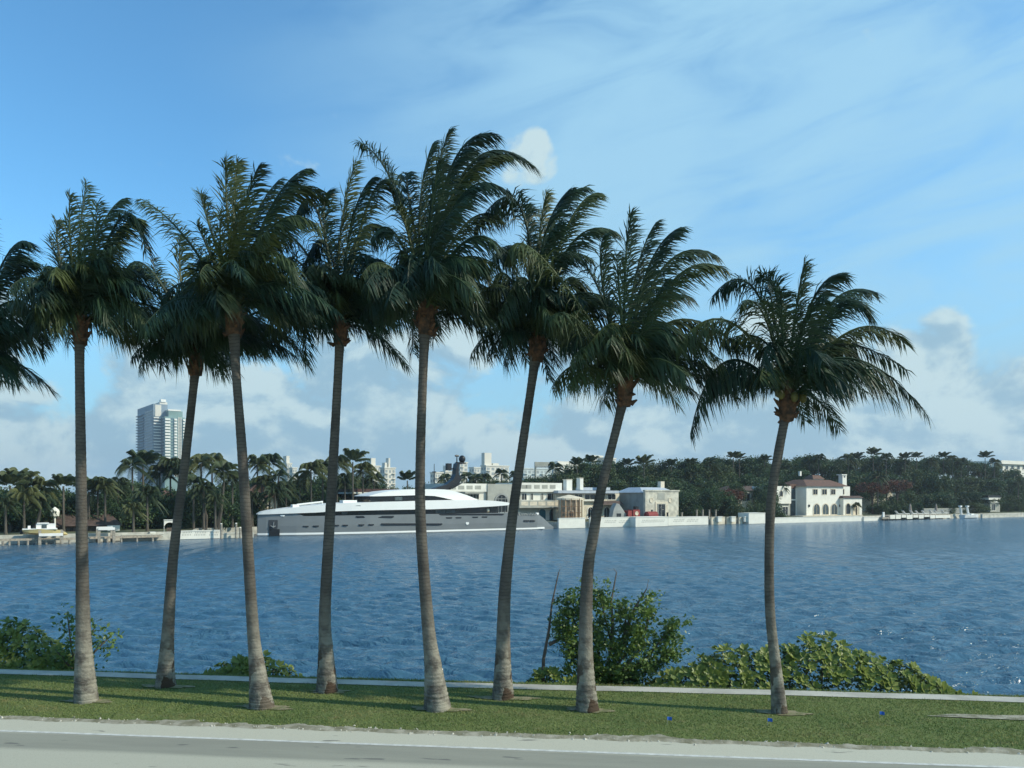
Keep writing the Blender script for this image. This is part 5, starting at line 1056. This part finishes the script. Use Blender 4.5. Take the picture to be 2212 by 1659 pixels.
def far_palm(px, py, v, label, kind=None, size=1.0, bow=0, group='palms on the far shore'):
    rr = random.Random(int(px * 7 + py)); py += (7 if kind == 3 and px > 1300 else 8 if px > 1300 and py < 1000 else 0); u, z = SHORE.at(px, py, v); X_, Y_, _ = SHORE.world(u, v); tm_, off = PTRUNK[bow]
    e = empty('far_palm_tree', (X_ - off, Y_, -.9), 0, label, 'palm tree', group)
    t_ = bpy.data.objects.new('trunk', tm_); COL.objects.link(t_); t_.parent = e; t_.scale = (1, 1, z)
    c = bpy.data.objects.new('crown', PCROWN[kind if kind is not None else rr.randrange(5)]); COL.objects.link(c); c.parent = e; c.location = (off, 0, z); c.rotation_euler = (rr.uniform(-.12, .12), rr.uniform(-.05, .2), rr.uniform(-.5, .5)); s = size * rr.uniform(.92, 1.08); c.scale = (s, s, s)
    tag(c, kind='stuff') if False else None
    return e
for a in (
    (22, 1050, 9, 'bushy palm at the far left edge behind the dock'), (40, 1044, 12, 'palm with full head above the yellow boat stern'), (52, 1074, 2, 'low yellowing palm standing before the grove over the boat stern', 2), (68, 1052, 10, 'palm in the left grove just left of the yellow boat cabin'), (95, 1054, 8, 'palm directly above the yellow boat cabin', 0), (12, 1092, 1, 'short drooping palm at the left edge above the dock', 2, .8),
    (137, 1050, 6, 'small feathery palm with straight pale trunk left of the patched palm', 3, .75), (88, 1085, 3, 'leaning palm trunk beside the white dovecote', 2, .8, 1), (192, 1062, 8, 'palm just right of the patched palm trunk'), (211, 1053, 9, 'palm with rounded head right of the patched palm'), (227, 1050, 7, 'palm with bare white trunk above the boathouse roof', 0, .9), (255, 1052, 12, 'palm left of the tall dark palm before the tower'),
    (286, 1008, 14, 'tall dark palm with spread fronds left of the tower', 1, 1.15), (309, 1004, 15, 'tall palm covering the left edge of the tower', 3, 1.15), (318, 1072, 2, 'yellow-green drooping palm below the tower', 2), (288, 1103, 0, 'low spreading palm beside the dock under the tower', 2, .8), (345, 1022, 16, 'palm whose head crosses the foot of the tower', 4, 1.1), (368, 1010, 15, 'palm against the right side of the tower', 4, 1.15), (388, 1020, 13, 'palm close behind the slim leaning trunk', 0, 1.1),
    (434, 1004, 9, 'tall palm right of the tower with bent head', 1, 1.15, 2), (458, 1000, 11, 'tall palm with curled head left of the scarred trunk', 1, 1.15), (418, 1046, 6, 'palm with thin pale trunk right of the slim leaning palm', 0), (484, 1020, 6, 'palm on a slanting pale trunk left of the scarred palm', 0, 1.1, 1), (502, 1035, 9, 'palm hidden behind the scarred palm trunk', 4), (440, 1060, 5, 'lower palm above the latticed wall', 2), (465, 1080, 4, 'small palm low above the latticed wall', 2, .8),
    (556, 1004, 16, 'left one of the tall palm pair right of the scarred trunk', 0, 1.2), (582, 1000, 18, 'right one of the tall palm pair right of the scarred trunk', 4, 1.2), (601, 1030, 14, 'palm under the tall pair beside the white block'), (594, 1066, 11, 'low palm standing behind the yacht bow', 2, 1.1), (618, 1058, 14, 'palm below the white block between the left palms', 0), (566, 1046, 15, 'mid-height palm over the faded red roof', 4), (545, 1080, 12, 'low palm left of the yacht bow tip', 2, .9),
    (672, 1020, 14, 'broad palm with straight pale trunk over the yacht foredeck', 4, 1.25), (697, 1012, 20, 'palm just left of the fourth palm trunk', 0, 1.2), (728, 1004, 20, 'dark palm behind the fourth palm trunk', 4, 1.25), (648, 1045, 22, 'palm between the white block and the broad palm'), (745, 1040, 18, 'bushy palm right of the fourth palm trunk', 2),
    (762, 998, 13, 'wind-blown palm on a tall thin trunk behind the yacht', 3, 1.15), (784, 1018, 20, 'palm before the white blocks right of the wind-blown palm', 4, 1.1), (808, 1038, 22, 'lower palm before the white six-storey block', 2, .9),
    (880, 1038, 26, 'feathery palm over the yacht roof, left of the tallest trunk', 3, .95), (962, 1036, 40, 'palm behind the yacht mast foot', 1, .9), (1028, 1036, 42, 'palm head low before the grey and white block', 1, .9), (1046, 1034, 46, 'palm head in front of the broad white block', 4, .9), (1083, 1024, 46, 'palm before the right end of the broad white block', 0, .9), (1008, 1032, 44, 'palm head right of the satellite dome', 1, .9), (1112, 1030, 46, 'palm beside the back-row leaning trunk', 0, .9),
    (1199, 1012, 40, 'palm standing alone above the mansion roof', 0, 1.2), (1247, 1006, 36, 'palm with upswept fronds above the white chimneys', 3, 1.0), (1276, 1000, 42, 'palm before the white block over the grove', 3, 1.0), (1355, 998, 38, 'single palm spike over the grove behind the concrete hall', 3, .9), (1391, 996, 34, 'palm with long upright fronds over the stone-fronted hall', 3, 1.15), (1450, 1000, 36, 'palm over the grove right of the stone-fronted hall', 3, .95), (1492, 996, 36, 'thin palm spike over the grove above the garden posts', 3, .8),
    (1533, 992, 36, 'palm with spread fronds above the broken stone wall', 1, 1.1), (1584, 982, 36, 'palm tip at the left end of the high grove', 3, .9), (1597, 984, 38, 'palm tip beside the first of the high grove', 3, .9), (1652, 988, 36, 'palm tip left of the slender right trunk', 3, .9), (1768, 984, 34, 'palm crown over the villa cupola', 4, 1.1), (1748, 990, 36, 'palm crown left of the villa cupola', 0, 1.0), (1832, 984, 32, 'palm with two long raised fronds over the villa chimney', 1, 1.25), (1690, 1052, 12, 'small palm in front of the villa left wing', 0, .8, 1), (1850, 985, 36, 'palm right of the villa chimney', 3, 1.0),
    (1886, 976, 32, 'tall palm over the red flame tree', 3, 1.2), (1896, 1030, 10, 'palm with bright straight trunk right of the villa arcade', 4, 1.15), (1914, 980, 34, 'palm right of the tall palm over the flame tree', 4, 1.1), (1955, 984, 34, 'palm tip over the left folded parasol', 3, 1.0), (1980, 982, 36, 'pointed palm over the middle of the sun deck', 3, 1.0), (2012, 992, 34, 'palm over the right folded parasol', 0, 1.0), (2038, 982, 36, 'palm over the last loungers', 3, 1.0), (2057, 984, 34, 'palm left of the davits above the grove', 1, 1.0), (2076, 990, 32, 'round palm head above the davits', 4, 1.1),
    (2128, 982, 28, 'shaggy palm rising clear at the right', 3, 1.25), (2148, 992, 28, 'palm just right of the shaggy palm', 0, 1.1), (2095, 1065, 14, 'low spreading palm behind the davits', 2, 1.1), (2083, 1080, 8, 'young yellowish palm beside the davits', 2, .7), (2200, 1045, 14, 'palm at the right edge above the pale sea wall', 2, 1.0), (1850, 1092, 7, 'little palm beside the villa arcade', 2, .6)):
    far_palm(*a)

def leafy_mesh(seed, rx, rz, n, leaf, m, clumps=34):
    rr = np.random.default_rng(seed); c = rr.normal(size=(clumps, 3)); c /= np.linalg.norm(c, axis=1)[:, None]; c *= (rr.uniform(.35, 1, clumps) ** .5)[:, None]; c[:, 2] = c[:, 2] * .95
    c *= np.array([rx, rx, rz]); k = rr.integers(0, clumps, n); P_ = c[k] + rr.normal(size=(n, 3)) * np.array([.17 * rx, .17 * rx, .14 * rz]); d = rr.normal(size=(n, 3)); d /= np.linalg.norm(d, axis=1)[:, None]
    e = np.cross(d, rr.normal(size=(n, 3))); e /= np.linalg.norm(e, axis=1)[:, None]; s = leaf * rr.uniform(.6, 1.3, n)[:, None]
    V = np.stack([P_ - d * s * .5, P_ + e * s * .3, P_ + d * s * .5, P_ - e * s * .3], 1).reshape(-1, 3); me = np_mesh('leafy_crown', V, np.arange(4 * n).reshape(-1, 4)); me.materials.append(m); return me
LCROWN = [leafy_mesh(51, 3.4, 3.2, 5200, .42, leaf_m, 44), leafy_mesh(52, 3.9, 2.8, 5200, .42, leaf_m, 50), leafy_mesh(53, 3.0, 3.6, 4800, .40, leaf_m, 40), leafy_mesh(54, 3.3, 3.0, 4800, .42, leaf_m, 36)]
FLAME = leafy_mesh(55, 4.2, 2.0, 3600, .40, flame_m, 40)
def limb_mesh():
    mb = MB().tube([(0, 0, 0), (.05, 0, .5), (0, .05, 1)], [.28, .2, .14], 7)
    for a in range(5): b = a * 1.256; mb.tube([(0, 0, .55 + .05 * a), (1.0 * math.cos(b), 1.0 * math.sin(b), .95 + .05 * a)], [.12, .05], 5)
    me = bpy.data.meshes.new('far_limbs'); me.from_pydata(mb.v, [], mb.f); me.update(); me.materials.append(bark_m); return me
LIMBS = limb_mesh()
def broadleaf(px, py, v, label, group, kind=None, size=1.0, mesh=None):
    rr = random.Random(int(px * 11 + py * 3 + v)); u, z = SHORE.at(px, py, v); X_, Y_, _ = SHORE.world(u, v); me = mesh or LCROWN[kind if kind is not None else rr.randrange(4)]
    s = size * rr.uniform(.9, 1.12); zc = max(.8, z - 2.9 * s)
    e = empty('broadleaf_tree', (X_, Y_, -.9), rr.uniform(0, 6.28), label, 'tree', group); t_ = bpy.data.objects.new('trunk', LIMBS); COL.objects.link(t_); t_.parent = e; t_.scale = (1, 1, max(.8, zc))
    c = bpy.data.objects.new('crown', me); COL.objects.link(c); c.parent = e; c.location = (0, 0, zc); c.scale = (s, s, s * rr.uniform(.9, 1.1)); return e
def row(x0, x1, step, ys, v, label, group, size=1.0, jit=8):
    rr = random.Random(int(x0 + v)); x = x0
    while x <= x1:
        y = float(np.interp(x, [p[0] for p in ys], [p[1] for p in ys])); broadleaf(x + rr.uniform(-4, 4), y + rr.uniform(-jit, jit), v + rr.uniform(-3, 3), label, group, None, size); x += step * rr.uniform(.85, 1.15)
row(-20, 270, 26, [(-20, 1052), (100, 1058), (180, 1068), (270, 1052)], 26, 'dark broadleaf tree of the grove behind the boathouse', 'grove behind the boathouse')
row(-20, 270, 34, [(-20, 1090), (270, 1088)], 16, 'shaded undergrowth tree in front of the boathouse grove', 'lower grove behind the boathouse', .9)
row(270, 540, 26, [(270, 1050), (400, 1052), (540, 1040)], 30, 'dark broadleaf tree below the tower palms', 'grove below the tower'); row(275, 540, 32, [(270, 1092), (540, 1095)], 18, 'low shaded tree under the tower palms', 'lower grove below the tower', .9)
row(545, 860, 26, [(545, 1040), (650, 1042), (720, 1024), (760, 1030), (800, 1050), (860, 1056)], 34, 'dark broadleaf tree of the grove behind the yacht bow', 'grove behind the yacht bow'); row(545, 770, 34, [(545, 1084), (770, 1078)], 26, 'low shaded tree behind the yacht foredeck', 'lower grove behind the yacht bow', .9)
row(860, 1230, 28, [(860, 1052), (960, 1045), (1060, 1040), (1120, 1036), (1170, 1034), (1230, 1018)], 52, 'low tree showing over the yacht and mansion roofs', 'trees over the mansion roof', .8, 4)
row(1225, 1560, 24, [(1225, 1016), (1300, 1006), (1340, 1004), (1400, 1010), (1460, 1002), (1560, 996)], 38, 'dense dark tree of the grove behind the concrete hall', 'grove behind the concrete hall', 1.1); row(1330, 1580, 30, [(1330, 1040), (1470, 1046), (1580, 1044)], 26, 'lower tree of the grove just behind the concrete hall', 'lower grove behind the concrete hall', 1.1); row(1480, 1590, 26, [(1480, 1070), (1590, 1076)], 13, 'shaded tree behind the garden posts', 'trees behind the garden posts', 1.0)
row(1560, 2240, 25, [(1560, 994), (1620, 986), (1690, 998), (1760, 984), (1830, 994), (1890, 984), (1960, 990), (2060, 990), (2110, 998), (2160, 1016), (2240, 1024)], 42, 'dense dark tree of the high grove behind the villa', 'high grove behind the villa', 1.2); row(1570, 1740, 30, [(1570, 1028), (1740, 1022)], 30, 'tree standing just behind the villa left wing', 'trees behind the villa wing', 1.2); row(1850, 2240, 30, [(1850, 1026), (2000, 1024), (2240, 1046)], 26, 'tree of the grove behind the sun deck', 'grove behind the sun deck', 1.2); row(1905, 2240, 30, [(1905, 1074), (2000, 1070), (2120, 1060), (2240, 1080)], 14, 'low shaded tree directly behind the sun deck', 'lower grove behind the sun deck', 1.0)
for x, y, v, l in ((1535, 1060, 8, 'dark tree beside the last garden post'), (1562, 1062, 9, 'dark reddish-shaded tree over the broken stone wall'), (1660, 1062, 7.5, 'dark tree between the cream house and the villa'), (1590, 1090, 6, 'low dark bushy tree behind the left stone wall'), (1632, 1094, 6, 'low dark bushy tree behind the white block'), (2110, 1084, 6, 'rounded green tree right of the davits'), (1665, 1098, 5, 'clipped dark tree beside the villa glass door')): broadleaf(x, y, v, l, None, None, .8)
broadleaf(1885, 1032, 12, 'red-flowering flame tree right of the villa', None, 1, 1.0, FLAME); broadleaf(1938, 1030, 13, 'second red-flowering tree against the red roof', None, 1, .9, FLAME); broadleaf(1580, 1050, 10, 'rust-leaved tree left of the cream house', None, 1, .7, FLAME)

row(1500, 2240, 27, [(1500, 1040), (1700, 1030), (1850, 1040), (2240, 1050)], 44, 'inner tree filling the high grove behind the villa', 'inner grove behind the villa', 1.2)
row(1225, 1500, 28, [(1225, 1040), (1500, 1044)], 40, 'inner tree of the grove above the mansion roofs', 'inner grove behind the hall', 1.1)
row(-20, 780, 30, [(-20, 1110), (300, 1105), (520, 1106), (780, 1090)], 13.5, 'low dark bush at the foot of the left groves', 'undergrowth of the left groves', .6)
row(1905, 2240, 24, [(1905, 1092), (2240, 1094)], 10, 'low dark bush behind the sun deck and davits', 'undergrowth behind the sun deck', .55)

row(-15, 300, 30, [(-15, 1078), (150, 1084), (300, 1078)], 11, 'bushy mid-height tree among the left palms', 'mid-height trees among the left palms', .8)
row(300, 545, 30, [(300, 1074), (545, 1072)], 13, 'bushy mid-height tree among the tower palms', 'mid-height trees among the tower palms', .8)
# air over the bay
hzb = MB().box(-3800, 3800, -3800, 3800, -5.6, 150); hob = hzb.build('haze', None); tag(hob, 'thin sea haze over the bay', kind='stuff')
hm_ = bpy.data.materials.new('haze'); hm_.use_nodes = True; th_ = NT(hm_.node_tree); th_.n.remove(th_.n['Principled BSDF']); pv = th_.new('ShaderNodeVolumePrincipled'); pv.inputs['Density'].default_value = 0.00020; pv.inputs['Color'].default_value = (.80, .90, 1, 1); pv.inputs['Anisotropy'].default_value = 0.2
th_.l.new(pv.outputs[0], th_.n['Material Output'].inputs['Volume']); hob.data.materials.append(hm_)

for x, y, l in ((1592, 1046, 'dark tree over the left end of the cream house roof'), (1650, 1046, 'dark tree between the cream house roof and the villa wing')): broadleaf(x, y, 13, l, None, None, .75)
